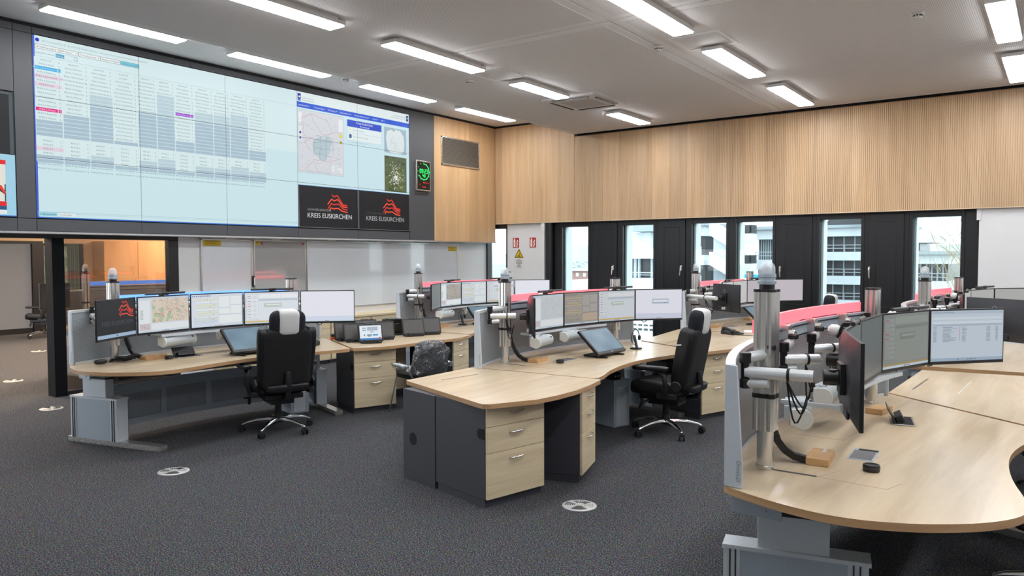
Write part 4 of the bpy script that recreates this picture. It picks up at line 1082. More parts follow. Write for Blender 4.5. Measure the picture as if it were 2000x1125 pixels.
        for i in range(13):
            v = .212 - i * .0075
            for a, b in ((.015, .04), (.085, .085 + r.uniform(.05, .115)), (.23, .25 + r.uniform(0, .02)), (.415, .445), (.485, .505)):
                c.rect(a, v, b, v + .004, Q(r.choice(['#93a0ad', '#a3afba', '#8d9aa8'])), 2)
        c.rect(.212, .13, .215, .225, Q('#c08a94'), 3); c.text('Posteingang - Übersicht der Meldungen', .01, h - .014, .01, Q('#5d6b79'), 3)
        c.rect(0, .0, w, .02, Q('#9fb3c6'), 3); c.rect(.2, .006, .206, .014, Q('#3f6fc0'), 4)
        for i in range(6): c.rect(.27 + i * .012, .006, .277 + i * .012, .014, Q(['#6b7f5a', '#b07a4a', '#4a6fb0', '#8a5a5a', '#c09a4a', '#5a8a8a'][i]), 4)
    return c
WORDS = dict(logo='red hill logo on black', map='a coloured road map', mapgrey='a greyish map', mapc='a pale dotted map', forms='entry forms', formsgrey='angle-dimmed tan entry forms', list='lists with a yellow bottom bar', listgrey='angle-dimmed grey lists',
             blank='an empty white page', plain='an empty pale grey page', plainpink='an empty pinkish page', grey='a plain angle-dimmed grey page', dialog='a small message box on white', mail='a message table on pale blue')
PH = {}
def monitor(k, i, kind, b=1.0, dz=0.0):
    cx, cy, th = mpos(k, i)
    if i == 0 and k in 'CDEF': lb = 'end monitor of %s, dark back turned towards us' % WHERE[k]
    else: lb = '%s monitor from left on %s, showing %s' % (ORD[i], WHERE[k], WORDS[kind] if k in 'ACE' else WORDS[kind].split(' page')[0].replace('an empty ', 'plain ').replace('a plain ', '').replace('lists with a yellow bottom bar', 'lists'))
    if k == 'G': lb = 'dark monitor back on the console behind the glass partition'
    t = thing('monitor', lb, 'monitor', wpt(k, cx, cy, (1.163 if k in 'CB' else 1.17) + dz), RZ - th, 'monitors on ' + WHERE[k])
    if not PH:
        m = MB(); m.box(-.016, 0, -.28, .28, -.176, .172); PH['housing'] = m.build('housing', BLACKP, t, bevel=.002)
        m = MB(); x0, x1 = -.016, -.04
        m.add([(x0, -.275, -.17), (x0, .275, -.17), (x0, .275, .168), (x0, -.275, .168), (x1, -.21, -.12), (x1, .21, -.12), (x1, .21, .12), (x1, -.21, .12)],
              [(4, 7, 6, 5), (0, 4, 5, 1), (1, 5, 6, 2), (2, 6, 7, 3), (3, 7, 4, 0)])
        m.box(-.044, -.03, -.12, .12, -.16, -.11)
        PH['back'] = m.build('back_cover', DARKP, t, bevel=.006)
        m = MB(); m.box(-.062, -.04, -.06, .06, -.07, .06); m.cyl((-.062, 0, -.005), (-.122, 0, -.005), .034, n=18); m.cyl((-.085, 0, -.035), (-.085, 0, .03), .024, n=14)
        PH['mount'] = m.build('mount_plate', BLACKP, t, bevel=.003)
        cv = Canvas(); n = 28
        cv.line([(.021 * math.cos(2 * PI * q / n), .021 * math.sin(2 * PI * q / n)) for q in range(n + 1)], .003, H('#9aa0a6'), 1); cv.text('DELL', -.0165, -.005, .0145, H('#9aa0a6'), 1, res=3)
        PH['logo'] = cv.mesh((-.0405, 0, .088), (0, -1, 0), (0, 0, 1), (-1, 0, 0)).build('brand_mark', PRINTM, t)
        m = MB(); m.box(-.058, -.042, -.03, -.005, -.145, -.115); m.box(-.058, -.042, .005, .035, -.15, -.12)
        PH['plug'] = m.build('white_plug', ALUW, t, bevel=.003)
    else:
        for q in PH.values():
            c = q.copy(); COL.objects.link(c); c.parent = t
    key = ('pic', kind, b)
    if key not in _tx:
        _tx[key] = pic(kind, b).mesh((.0003, -MW / 2, -.156), (0, 1, 0), (0, 0, 1), (1, 0, 0), (0, 0, MW, MH), .00018).build('screen', SCR, t)
    else:
        c = _tx[key].copy(); COL.objects.link(c); c.parent = t
SETS = dict(A=[('logo', 1), ('map', .9), ('forms', .95), ('list', .95), ('blank', 1)],  # grey kinds and lowered factors put oblique-view dimming into the screen colour
            B=[('grey', .9), ('mapgrey', .9), ('forms', .85), ('list', .85), ('blank', 1)],
            C=[('grey', .6), ('mapc', .8), ('formsgrey', .8), ('list', .75), ('dialog', .95)],
            D=[('grey', .6), ('plain', .7), ('plain', .75), ('plainpink', .75), ('plainpink', .8)],
            E=[('grey', .6), ('grey', .6), ('grey', .5), ('listgrey', .75), ('mail', .9)],
            F=[('grey', .6), ('grey', .8), ('plain', .6), ('plain', .6), ('plain', .6)],
            G=[('grey', .5)])
for k, st in SETS.items():
    for i, (kind, b) in enumerate(st):
        monitor(k, i, kind, b, .02 if k == 'E' else 0.0)

# lamps clipped to the upper edge of the second and fourth monitor
def clip_lamp(k, i, lb, dz=0.0, P=[None]):
    cx, cy, th = mpos(k, i)
    loc = wpt(k, cx, cy, 1.342 + dz)
    if P[0]: return dup(P[0], loc, RZ - th, lb, 'clip-on monitor lamps')
    t = thing('monitor_lamp', lb, 'clip-on lamp', loc, RZ - th, 'clip-on monitor lamps')
    MB().cyl((.02, -.215, .022), (.02, .215, .022), .0105, n=16).build('lamp_tube', DARKP, t, bevel=.002)
    m = MB(); m.box(-.012, .03, -.03, .03, .004, .02); m.cyl((.02, -.035, .022), (.02, .035, .022), .0135, n=16); m.box(-.05, -.018, -.016, .016, -.01, .012); m.obox((-.062, 0, -.03), (.012, .03, .075), 0, .35)
    m.build('clip', BLACKP, t, bevel=.003)
    R = Matrix.Rotation(-PI / 2 + .3, 4, 'Y')
    MB().lathe([(.012, .0), (.026, .004), (.03, .02), (.022, .045), (.006, .055)], 18, (-.066, 0, -.035), 0, R).build('counterweight', SPKW, t)
    P[0] = t
for k in 'AEBCDF':
    for i in (1, 3): clip_lamp(k, i, 'dark clip-on lamp above the %s monitor of %s' % (ORD[i], WHERE[k]), .02 if k == 'E' else 0)

# half-round loudspeakers hanging below the monitors
def speaker(k, x, y, deg, which, dz=0.0, P=[None]):
    lb = '%s half-round white loudspeaker hanging under the monitors of %s' % (which, WHERE[k])
    loc = wpt(k, x, y, .905 + dz); rz = RZ - math.radians(deg)
    if P[0]: return dup(P[0], loc, rz, lb, 'loudspeakers under the monitors')
    t = thing('desk_speaker', lb, 'loudspeaker', loc, rz, 'loudspeakers under the monitors')
    m = MB(); pr = [(-.055, .045), (.0, .05)] + [(.05 * math.sin(q), .05 * math.cos(q)) for q in [PI * j / 10 for j in range(1, 11)]] + [(-.055, -.03)]
    for a, b in ((-.19, -.178), (.178, .19)): m.yprism(pr, a, b)
    m.box(-.058, -.05, -.18, .18, -.03, .045)
    m.build('shell', SPKW, t, bevel=.003)
    m = MB(); pr2 = [(-.05, .042), (.0, .046)] + [(.046 * math.sin(q), .046 * math.cos(q)) for q in [PI * j / 10 for j in range(1, 11)]] + [(-.05, -.028)]
    m.yprism(pr2, -.178, .178); m.build('grille', SPKG, t)
    MB().box(.03, .041, .14, .158, .018, .036).build('maker_badge', mat('badge_navy', '#2a3550', .4), t)
    m = MB(); m.box(-.06, -.02, -.10, -.06, .04, .051); m.box(-.06, -.02, .06, .10, .04, .051); m.box(-.085, -.055, -.12, .12, -.02, .05); m.build('mount_bracket', GREYL, t, bevel=.003)
    P[0] = t
for k, a, b in (('A', (.30, -.52), (.19, .16)), ('C', (.17, -.63), (.14, -.03)), ('E', (.05, -.60), (.02, .06)), ('B', (.28, -.74), (.06, .1))):
    speaker(k, a[0], a[1], -17, 'outer', .02 if k == 'E' else 0); speaker(k, b[0], b[1], 2, 'inner', .02 if k == 'E' else 0)
# ================================================================ SIDE DESKS AND DRAWER UNITS
def worktop(label, poly):
    m = MB().prism(poly, .688, .72, 0, 1)
    o = m.build('worktop', [DESKWOOD, EDGEWOOD], None, bevel=.007, seg=3, angle=30)
    return tag(o, label, 'desk top')
wt1 = worktop('light wood desk top carrying the row of black tablets', [(-7.0, 6.0), (-6.21, 5.585), (-6.15, 5.56), (-6.11, 5.59), (-6.0, 5.8), (-5.94, 5.96), (-5.925, 6.3), (-5.91, 6.6), (-5.87, 6.9), (-5.87, 7.02), (-5.98, 7.37), (-7.27, 7.285)])
wt2 = worktop('light wood corner desk top in the middle foreground with a cable slot', [(-4.2, 4.355), (-4.17, 4.335), (-3.14, 3.945), (-3.10, 3.937), (-3.06, 3.96), (-2.90, 4.28), (-2.87, 4.5), (-2.865, 4.74), (-2.90, 5.0), (-2.955, 5.26), (-2.99, 5.285), (-4.22, 5.19)])
wt3 = worktop('light wood desk top between the middle console and the dark window leaves', [(-3.97, 8.02), (-3.06, 7.525), (-2.98, 7.43), (-2.94, 7.44), (-2.81, 7.82), (-2.77, 8.2), (-2.75, 8.54), (-2.76, 8.9), (-2.87, 9.53), (-4.15, 9.45)])
wt4 = worktop('light wood desk top at right behind the large foreground console', [(-1.0, 5.955), (.06, 5.09), (.2, 5.0), (.3, 5.02), (.36, 5.6), (.3, 6.5), (.2, 7.3), (.1, 7.42), (-.3, 7.40), (-.97, 7.30)])
for o, (a, b) in ((wt2, ((-3.98, 4.53), (-3.93, 4.92))), (wt3, ((-3.62, 7.92), (-3.62, 8.42))), (wt4, ((-.88, 6.2), (-.86, 6.8)))):
    d = math.atan2(b[1] - a[1], b[0] - a[0])
    MB().obox(((a[0] + b[0]) / 2, (a[1] + b[1]) / 2, .7204), (math.hypot(b[0] - a[0], b[1] - a[1]), .014, .001), d).build('cable_slot', TRAY, o)
MB().obox((-.58, 6.51, .7204), (.68, .008, .001), 1.54).build('cable_slot', ALUW, wt4)
MB().obox((-3.35, 7.95, .7203), (.5, .004, .0008), .1).build('lid_joint', EDGEWOOD, wt3)

def pedestal(label, x, y, deg, w, d, hole=True, backdeg=None):
    t = thing('drawer_unit', label, 'drawer unit', (x, y, 0), math.radians(deg), 'drawer units with three wooden fronts')
    MB().box(-d, -.019, .0, w, .055, .687).build('carcass', ANTH, t, bevel=.0015)
    MB().box(-d + .02, -.03, .004, w - .004, 0, .055).build('plinth', ANTH, t)
    for z0, z1 in ((.552, .685), (.374, .549), (.058, .371)):
        dr = MB().box(-.019, 0, .003, w - .003, z0, z1).build('drawer', DRAWWOOD, t, bevel=.0015)
        zc = z1 - .05; q = w / 2; P = []
        for j in range(9):
            u = -1 + j / 4; P.append((.028 * (1 - u * u) ** .5 + .001 if abs(u) < 1 else .001, q + u * .068, zc + .004 * u))
        MB().tube(P, [.003, .0055, .0065, .007, .007, .007, .0065, .0055, .003], 8).build('handle', ALU, dr)
    if hole:
        m = MB(); m.yprism([(-.075 + .03 * math.cos(a), .50 + .036 * math.sin(a)) for a in [PI / 2 + PI * i / 10 for i in range(11)]] + [(-.022, .464), (-.022, .536)], -.0012, .0)
        m.build('finger_cutout', BLACKM, t)
    return t
pedestal('drawer unit nearest the camera under the corner desk top', -3.105, 3.985, -13, .53, .59)
pedestal('angled drawer unit under the far end of the corner desk top', -2.885, 4.86, 17, .44, .52, False)
pedestal('drawer unit beside the chair at the left, under the tablet desk', -6.18, 5.605, -19, .50, .5)
pedestal('drawer unit at the far end of the tablet desk', -5.89, 6.92, 14, .42, .6, False)
pedestal('drawer unit behind the middle chair', -3.0, 7.465, -19, .47, .5)
def backbox(label, x, y, deg, w, d, doors=False, hole=False):
    t = thing('back_cabinet', label, 'cabinet', (x, y, 0), math.radians(deg), 'cabinets behind the drawer units')
    MB().box(-d, 0, 0, w, .0, .687).build('carcass', ANTH, t, bevel=.002)
    if hole: MB().cyl((-d * .68, .0, .32), (-d * .68, -.0015, .32), .048, n=28).build('cable_hole', BLACKM, t)
    if doors:
        for a, b, s in ((.003, w / 2 - .002, 1), (w / 2 + .002, w - .003, -1)):
            o = MB().box(.001, .019, a, b, .075, .685).build('door', DRAWWOOD, t, bevel=.0015)
            yh = b - .05 if s > 0 else a + .05
            MB().tube([(.019, yh, .66), (.04, yh, .63), (.042, yh, .56), (.019, yh, .53)], .005, 8).build('handle', ALU, o)
    return t
backbox('dark cabinet with a round cable hole at the left end of the corner desk', -3.685, 4.113, -13, .78, .42, False, True)
backbox('two-door wooden cabinet at the back under the tablet desk', -6.62, 6.08, -2, .74, .40, True)
backbox('dark cabinet at the back under the desk behind the middle chair', -3.55, 8.1, -2, .9, .4)

# computer cabinets standing under the consoles
def pc_box(k, x, y, deg, label):
    t = thing('computer_cabinet', label, 'computer cabinet', wpt(k, x, y, 0), RZ + math.radians(deg), 'grey computer cabinets')
    MB().box(-.33, 0, 0, .21, .0, .47).build('case', GREYM, t, bevel=.004)
    MB().box(.0, .006, .03, .165, .015, .40).build('front_door', GREYL, t, bevel=.002)
    m = MB(); m.box(-.15, -.02, .02, .11, .471, .545); m.build('power_strip', BLACKP, t, bevel=.003)
    m = MB()
    for i in range(3): m.box(-.02, -.018, .03 + i * .028, .042 + i * .028, .5, .515)
    m.build('socket_light', ALUW, t)
pc_box('A', .35, .70, -12, 'grey computer cabinet under the desk right of the left chair')
pc_box('C', .50, .12, -16, 'blue-grey computer cabinet behind the middle chair base')

# ================================================================ CHAIRS
def chair(label, x, y, deg):
    t = thing('operator_chair', label, 'office chair', (x, y, 0), math.radians(deg), 'black operator chairs with pale headrest covers')
    m = MB(); m.blob((-.03, 0, .455), (.52, .52, .13), .35, n=28, k=12); m.blob((-.2, 0, .455), (.17, .5, .12), .4); m.build('seat', BLACKCLOTH, t)
    for s in (-1, 1): MB().blob((-.02, s * .235, .475), (.44, .085, .115), .5, ry=.05).build('seat_bolster', LEATHER, t)
    b = MB(); b.blob((.27, 0, .735), (.13, .46, .60), .3, ry=.2, n=28, k=16)
    b.build('backrest', BLACKCLOTH, t)
    b = MB()
    for s in (-1, 1): b.blob((.245, s * .21, .76), (.15, .11, .58), .45, ry=.2, rz=s * .25)
    b.blob((.312, 0, .965), (.13, .44, .12), .5, ry=.2)
    sb = b.build('back_bolster', LEATHER, t)
    for s in (-1, 1): MB().obox((.205, s * .266, .885), (.085, .004, .014), 0, -.1).build('maker_label', ALUW, sb)
    MB().blob((.30, 0, .472), (.11, .40, .075), .4, ry=.1).build('lumbar_roll', LEATHER, t)
    h = MB(); h.blob((.325, 0, 1.085), (.145, .33, .235), .55, ry=.14, n=28, k=16); h.build('headrest', NAVYCLOTH, t)
    h = MB(); h.blob((.328, 0, 1.088), (.156, .215, .246), .45, ry=.14, n=28, k=16); h.build('headrest_cover', HEADCLOTH, t)
    m = MB()
    for s in (-1, 1): m.cyl((.31, s * .06, .95), (.32, s * .06, 1.02), .009)
    m.build('headrest_post', CHROME, t)
    for s in (-1, 1):
        m = MB(); m.tube([(.10, s * .29, .42), (.12, s * .315, .5), (.10, s * .32, .6), (.03, s * .315, .645)], [.028, .026, .022, .022], 10)
        m.box(.02, .2, s * .27 - .03, s * .27 + .03, .38, .43)
        a = m.build('armrest', BLACKP, t, bevel=.004)
        MB().blob((-.03, s * .315, .661), (.35, .09, .045), .4).build('arm_pad', LEATHER, a)
        MB().cyl((.2, s * .262, .5), (.2, s * .285, .5), .05, n=20).build('adjuster_knob', BLACKP, a, bevel=.006)
    m = MB(); m.box(-.2, .22, -.18, .18, .345, .395); m.prism([(-.14, -.11), (.16, -.11), (.16, .11), (-.14, .11)], .29, .35); m.tube([(.2, 0, .36), (.31, 0, .38), (.335, 0, .5), (.32, 0, .62)], .03, 10)
    m.box(-.12, -.08, -.3, -.16, .33, .345); m.obox((-.16, -.23, .3), (.02, .03, .09), 0, .3)
    m.build('mechanism', BLACKP, t, bevel=.008)
    m = MB(); m.cyl((0, 0, .12), (0, 0, .32), .032, n=20); m.cyl((0, 0, .09), (0, 0, .18), .045, .038, n=20); m.build('gas_column', BLACKP, t)
    for i in range(5):
        a = 2 * PI * i / 5 + .5
        c, s_ = math.cos(a), math.sin(a)
        P = [(c * r, s_ * r, z) for r, z in ((.02, .135), (.10, .14), (.20, .128), (.29, .105), (.345, .078))]
        m = MB(); nrm = (-s_, c)
        vs = []
        for (px, py, pz), wd, hh in zip(P, (.028, .026, .022, .018, .014), (.03, .028, .022, .018, .012)):
            vs += [(px - nrm[0] * wd, py - nrm[1] * wd, pz - hh), (px + nrm[0] * wd, py + nrm[1] * wd, pz - hh), (px + nrm[0] * wd * .6, py + nrm[1] * wd * .6, pz + .004), (px - nrm[0] * wd * .6, py - nrm[1] * wd * .6, pz + .004)]
        fs = []
        for j in range(4):
            for q in range(4): fs.append((4 * j + q, 4 * j + (q + 1) % 4, 4 * j + 4 + (q + 1) % 4, 4 * j + 4 + q))
        fs += [(3, 2, 1, 0), (16, 17, 18, 19)]
        m.add(vs, fs); leg = m.build('base_arm', CHROME, t, bevel=.006)
        m = MB(); cx, cy = c * .34, s_ * .34; ca = a + 1.1
        for o in (-1, 1): m.cyl((cx + math.cos(ca) * .012 * o, cy + math.sin(ca) * .012 * o, .031), (cx + math.cos(ca) * .028 * o, cy + math.sin(ca) * .028 * o, .031), .031, n=18)
        m.cyl((cx, cy, .035), (cx, cy, .075), .01, n=10); m.obox((cx, cy, .052), (.055, .035, .026), ca + PI / 2)
        m.build('caster', RUBBER, leg, bevel=.004)
    return t
ch = chair('black office chair at the blue-lit console, its back towards us', -6.18, 4.62, -20)
dup(ch, (-3.07, 6.74, 0), math.radians(3), 'black office chair in side view at the middle console')
dup(ch, (-2.74, 10.2, 0), math.radians(6), 'black office chair far back of which the headrest shows over the red light bar')
dup(ch, (.08, 4.52, 0), math.radians(8), 'black office chair under the large foreground console, only its star base in view')
gc = dup(ch, (-17.4, 7.16, 0), math.radians(40), 'dark office chair in the room behind the partition')
for q in kids(gc):
    if q.name.startswith('headrest_cover'): bpy.data.objects.remove(q)

# visitor chair wrapped in clear film
t = thing('visitor_chair', 'small four-legged chair wrapped in clear plastic film at the tablet desk', 'chair', (-5.63, 6.05, 0), math.radians(-14))
m = MB(); m.blob((0, 0, .425), (.42, .42, .07), .4); m.build('seat', BLACKCLOTH, t)
m = MB(); m.blob((.2, 0, .625), (.06, .31, .30), .4, ry=.16); m.build('backrest', BLACKCLOTH, t)
for sx, sy in ((-1, -1), (-1, 1), (1, -1), (1, 1)):
    MB().tube([(sx * .17, sy * .19, .41), (sx * .25, sy * .24, .008)], .010, 10).build('leg', CHROME, t)
for s in (-1, 1):
    a = MB().tube([(.17, s * .2, .42), (.15, s * .26, .52), (.05, s * .27, .535), (-.12, s * .27, .53)], .009, 8).build('armrest', CHROME, t)
    MB().blob((.03, s * .27, .55), (.26, .06, .022), .5).build('arm_pad', GREYL, a)
rnd = random.Random(3); m = MB(); n, k = 40, 26; vs = []
for i in range(k + 1):
    la = -PI / 2 + PI * i / k
    for j in range(n):
        lo = 2 * PI * j / n; pw = lambda a, q: math.copysign(abs(a) ** q, a)
        r = 1 + .07 * math.sin(lo * 7 + i * .5) + .05 * math.sin(lo * 3 - i * .9) + rnd.uniform(-.045, .045)
        x = .12 * pw(math.cos(la), .6) * pw(math.cos(lo), .6) * r; y = .185 * pw(math.cos(la), .6) * pw(math.sin(lo), .6) * r; z = .21 * pw(math.sin(la), .6) * (1 + rnd.uniform(-.02, .02))
        vs.append((x + .2 + .16 * z, y, z + .60))
m.add(vs, [(i * n + j, i * n + (j + 1) % n, (i + 1) * n + (j + 1) % n, (i + 1) * n + j) for i in range(k) for j in range(n)])
m.build('plastic_wrap', WRAP, t, angle=20)
m = MB(); vs = []; n = 12
for s in (-1, 1):
    for i in range(n + 1):
        u = i / n
        for j in range(6):
            v = j / 5; vs.append((-.1 + .3 * u + rnd.uniform(-.01, .01), s * (.235 + .075 * v), .56 - .06 * abs(math.sin(v * PI)) + rnd.uniform(-.012, .012)))
for q in range(2):
    m = MB(); b = q * (n + 1) * 6; m.add(vs[b:b + (n + 1) * 6], [(i * 6 + j, (i + 1) * 6 + j, (i + 1) * 6 + j + 1, i * 6 + j + 1) for i in range(n) for j in range(5)]); m.build('film_flap', WRAP, t, angle=20)

# ================================================================ DESK DEVICES
def terminal(k, x, y, zt, label, deg=0, P=[None]):
    loc = wpt(k, x, y, zt + .0015); rz = RZ + math.radians(deg)
    if P[0]: return dup(P[0], loc, rz, label)
    t = thing('touch_terminal', label, 'touch screen', loc, rz, 'large tilted touch screens')
    m = MB(); m.box(-.12, .03, -.15, .15, .002, .016); m.box(-.1, .16, -.17, -.14, .0, .014); m.box(-.1, .16, .14, .17, 0, .014); m.box(-.1, -.07, -.15, .15, .0, .02)
    m.obox((-.02, 0, .08), (.03, .1, .14), 0, -.6)
    m.build('stand', BLACKP, t, bevel=.004)
    R = Matrix.Translation((.13, 0, .04)) @ Matrix.Rotation(-math.radians(47), 4, 'Y')
    def tb(mb, x0, x1, y0, y1, z0, z1):
        vs = [R @ Vector(p) for p in [(x0,y0,z0),(x1,y0,z0),(x1,y1,z0),(x0,y1,z0),(x0,y0,z1),(x1,y0,z1),(x1,y1,z1),(x0,y1,z1)]]
        mb.add(vs, [(3,2,1,0),(4,5,6,7),(0,1,5,4),(1,2,6,5),(2,3,7,6),(3,0,4,7)])
    m = MB(); tb(m, -.03, 0, -.26, .26, 0, .32); m.build('housing', BLACKP, t, bevel=.006)
    c = Canvas(); w_, h_ = .476, .27; c.rect(0, 0, w_, h_, H('#5d8aa8', .55), 0)
    rr = random.Random(9)
    for i in range(16):
        for j in range(9):
            q = .5 + .25 * math.sin(i * .5 + 1) * math.cos(j * .6) + rr.uniform(-.04, .04)
            c.rect(i * w_ / 16, j * h_ / 9, (i + 1) * w_ / 16, (j + 1) * h_ / 9, (.09 + .1 * q, .17 + .14 * q, .25 + .14 * q, 1), 1)
    cm_ = c.mesh((.0008, -w_ / 2, .034), (0, 1, 0), (0, 0, 1), (1, 0, 0), None, .0002); cm_.v = [tuple(R @ Vector(p)) for p in cm_.v]
    cm_.build('screen', SCR, t)
    c = Canvas(); c.disc(0, 0, .008, H('#aab0b5'), 1, 16); mm = c.mesh((.0006, 0, .017), (0, 1, 0), (0, 0, 1), (1, 0, 0)); mm.v = [tuple(R @ Vector(p)) for p in mm.v]; mm.build('maker_badge', PRINTM, t)
    m = MB(); m.tube([(-.1, .12, .03), (-.16, .2, .02), (-.1, .27, .008), (-.02, .31, .006)], .005, 8); m.build('cable', RUBBER, t)
    P[0] = t
terminal('A', .54, .10, .735, 'tilted touch screen left of the chair at the blue-lit console')
terminal('C', .40, .05, .72, 'tilted touch screen on the middle console')
terminal('B', .36, .02, .72, 'tilted touch screen on the console by the widest white board', -8)
terminal('D', .48, .05, .72, 'tilted touch screen on the console in front of the dark window leaves')

def tablet(x, y, deg, label, kind='off', P={}):
    z = .72
    if kind in P: return dup(P[kind], (x, y, z), math.radians(deg), label)
    t = thing('rugged_tablet', label, 'tablet', (x, y, z), math.radians(deg), 'black rugged tablets in stands')
    P[kind] = t
    m = MB(); m.box(-.10, .05, -.115, .115, 0, .022); m.box(.01, .055, -.085, .085, .0, .042); m.obox((-.06, 0, .08), (.035, .15, .15), 0, -.35); m.build('cradle', BLACKP, t, bevel=.006)
    R = Matrix.Translation((.012, 0, .02)) @ Matrix.Rotation(-math.radians(20), 4, 'Y')
    def tb(mb, x0, x1, y0, y1, z0, z1):
        vs = [R @ Vector(p) for p in [(x0,y0,z0),(x1,y0,z0),(x1,y1,z0),(x0,y1,z0),(x0,y0,z1),(x1,y0,z1),(x1,y1,z1),(x0,y1,z1)]]
        mb.add(vs, [(3,2,1,0),(4,5,6,7),(0,1,5,4),(1,2,6,5),(2,3,7,6),(3,0,4,7)])
    m = MB(); tb(m, -.03, 0, -.14, .14, 0, .205); m.build('body', BLACKP, t, bevel=.008, seg=3)
    m = MB(); tb(m, -.034, .003, -.06, -.02, .196, .212); tb(m, -.03, .002, .05, .1, .196, .212); tb(m, -.03, .004, -.02, .03, .2, .21); m.build('latch', DARKP, t, bevel=.003)
    c = Canvas(); w_, h_ = .245, .165
    if kind == 'off': c.rect(0, 0, w_, h_, H('#2f2e30'), 0)
    else:
        c.rect(0, 0, w_, h_, H('#e6eff6'), 0); c.rect(.085, .105, .205, .148, H('#aeb9c9'), 1); c.rect(.03, .13, .07, .142, H('#8b97a8'), 1); c.rect(.03, .105, .07, .118, H('#8b97a8'), 1); c.rect(.12, .085, .155, .096, H('#8fa6bd'), 1)
        c.rect(.045, .045, .058, .062, H('#2c6fb0'), 1); c.rect(.08, .048, .135, .06, H('#5a6a78'), 1); c.rect(.145, .045, .205, .062, H('#3f97c9'), 1); c.rect(.09, .036, .12, .044, H('#5a6a78'), 1); c.rect(0, 0, w_, .018, H('#2f7ec6'), 1); c.rect(.21, .006, .235, .026, H('#d8474d'), 2)
    mm = c.mesh((.0012, -w_ / 2, .022), (0, 1, 0), (0, 0, 1), (1, 0, 0), None, .0003); mm.v = [tuple(R @ Vector(p)) for p in mm.v]; mm.build('screen', SCR if kind != 'off' else mat('dark_tablet_glass', '#514f4d', .28, noise=.02, spec=.3), t)
tablet(-6.74, 6.01, -28, 'black tablet nearest the orange charger, screen off')
tablet(-6.565, 5.99, -30, 'black tablet half hidden behind the lit one')
tablet(-6.33, 6.0, -32, 'tablet with a lit blue and white screen', 'on')
tablet(-6.47, 6.33, -30, 'black tablet just right of the lit one, screen off')
tablet(-6.83, 6.42, -20, 'black tablet in the back row behind the lit one')
tablet(-6.80, 6.80, 150, 'tablet in the back row turned away, behind the second from right')
tablet(-6.45, 6.83, -30, 'black tablet second from the far end of the row')
tablet(-6.42, 7.10, -30, 'black tablet at the far end of the row')

def phone(x, y, z, deg, label, P=[None]):
    if P[0]: return dup(P[0], (x, y, z), math.radians(deg), label)
    t = thing('desk_phone', label, 'telephone', (x, y, z), math.radians(deg), 'black desk telephones')
    MB().yprism([(-.1, 0), (.1, 0), (.1, .015), (-.1, .05)], -.1, .1).build('base', BLACKP, t, bevel=.006)
    m = MB(); m.tube([(-.09, -.07, .065), (-.05, -.07, .075), (.03, -.07, .06), (.09, -.07, .035)], [.024, .017, .017, .024], 10); m.build('handset', BLACKP, t)
    m = MB()
    for i in range(4):
        for j in range(3): m.obox((-.01 + i * .025, -.01 + j * .028, .042 - (.0 + i * .0045)), (.016, .02, .008), 0, .17)
    m.build('keypad', DARKP, t); MB().obox((-.06, .04, .05), (.05, .09, .006), 0, .17).build('display', mat('phone_display', '#4a5358', .25) , t)
    m = MB(); m.tube([(.1, -.07, .02), (.15, -.06, .006), (.2, 0, .005), (.24, .06, .005), (.28, .08, .005)], .004, 6); m.build('cord', RUBBER, t)
    P[0] = t
phone(-6.60, 5.33, .7362, -60, 'black telephone at the right end of the blue-lit console')
phone(-3.35, 9.30, .7212, -30, 'black telephone on the desk by the dark window leaves')
t = thing('battery_charger', 'black and orange charger beside the first tablet', 'charger', (-6.99, 6.07, .7205), math.radians(-30))
m = MB(); m.box(-.04, .04, -.07, .06, 0, .03); m.build('base', mat('signal_orange', '#e0521c', .45, noise=.02), t, bevel=.006)
MB().lathe([(.048, .03), (.05, .035), (.05, .055), (.044, .062)], 22, (0, -.02, 0)).build('top_dial', BLACKP, t)
MB().box(-.03, .03, .065, .11, 0, .045).build('second_bay', BLACKP, t, bevel=.005)
MB().tube([(.03, -.03, .01), (.07, -.02, .005), (.1, .02, .005), (.09, .06, .005)], .0035, 6).build('cord', RUBBER, t)

t = thing('cable_coil', 'heap of black cable with a mouse at the left end of the blue-lit console', 'cable', wpt('A', .12, -1.03, .7362), RZ)
m = MB(); rnd = random.Random(8)
for q in range(4):
    P = []
    for j in range(26):
        a = j * .72 + q; P.append((.05 * math.cos(a) * (1 + .3 * math.sin(j)) + q * .008, .13 * math.sin(a) * .8 + q * .02 + .06, .009 + .009 * q + .007 * (j % 3)))
    m.tube(P, .0052, 6)
m.build('cable', RUBBER, t); MB().blob((.02, -.13, .02), (.065, .11, .04), .7).build('mouse', BLACKP, t)

def puck(k, x, y, z, label, P=[None]):
    if P[0]: return dup(P[0], wpt(k, x, y, z), RZ, label)
    t = thing('desk_puck', label, 'round device', wpt(k, x, y, z), RZ, 'round black pucks on the consoles')
    R = Matrix.Rotation(.10, 4, 'Y')
    MB().lathe([(.034, 0), (.036, .004), (.0365, .024), (.035, .03), (.027, .031), (.025, .027), (.001, .026)], 30, (0, 0, .001), 0, None).build('body', BLACKP, t)
    MB().lathe([(.0367, .012), (.0372, .014), (.0372, .022), (.0367, .024)], 30, (0, 0, 0)).build('grip_ring', DARKP, t)
    P[0] = t
puck('E', .40, -.73, .72, 'round black puck on the large foreground console')
puck('A', .30, -.61, .735, 'round black puck on the blue-lit console')
puck('C', .38, -.64, .72, 'round black puck on the middle console')
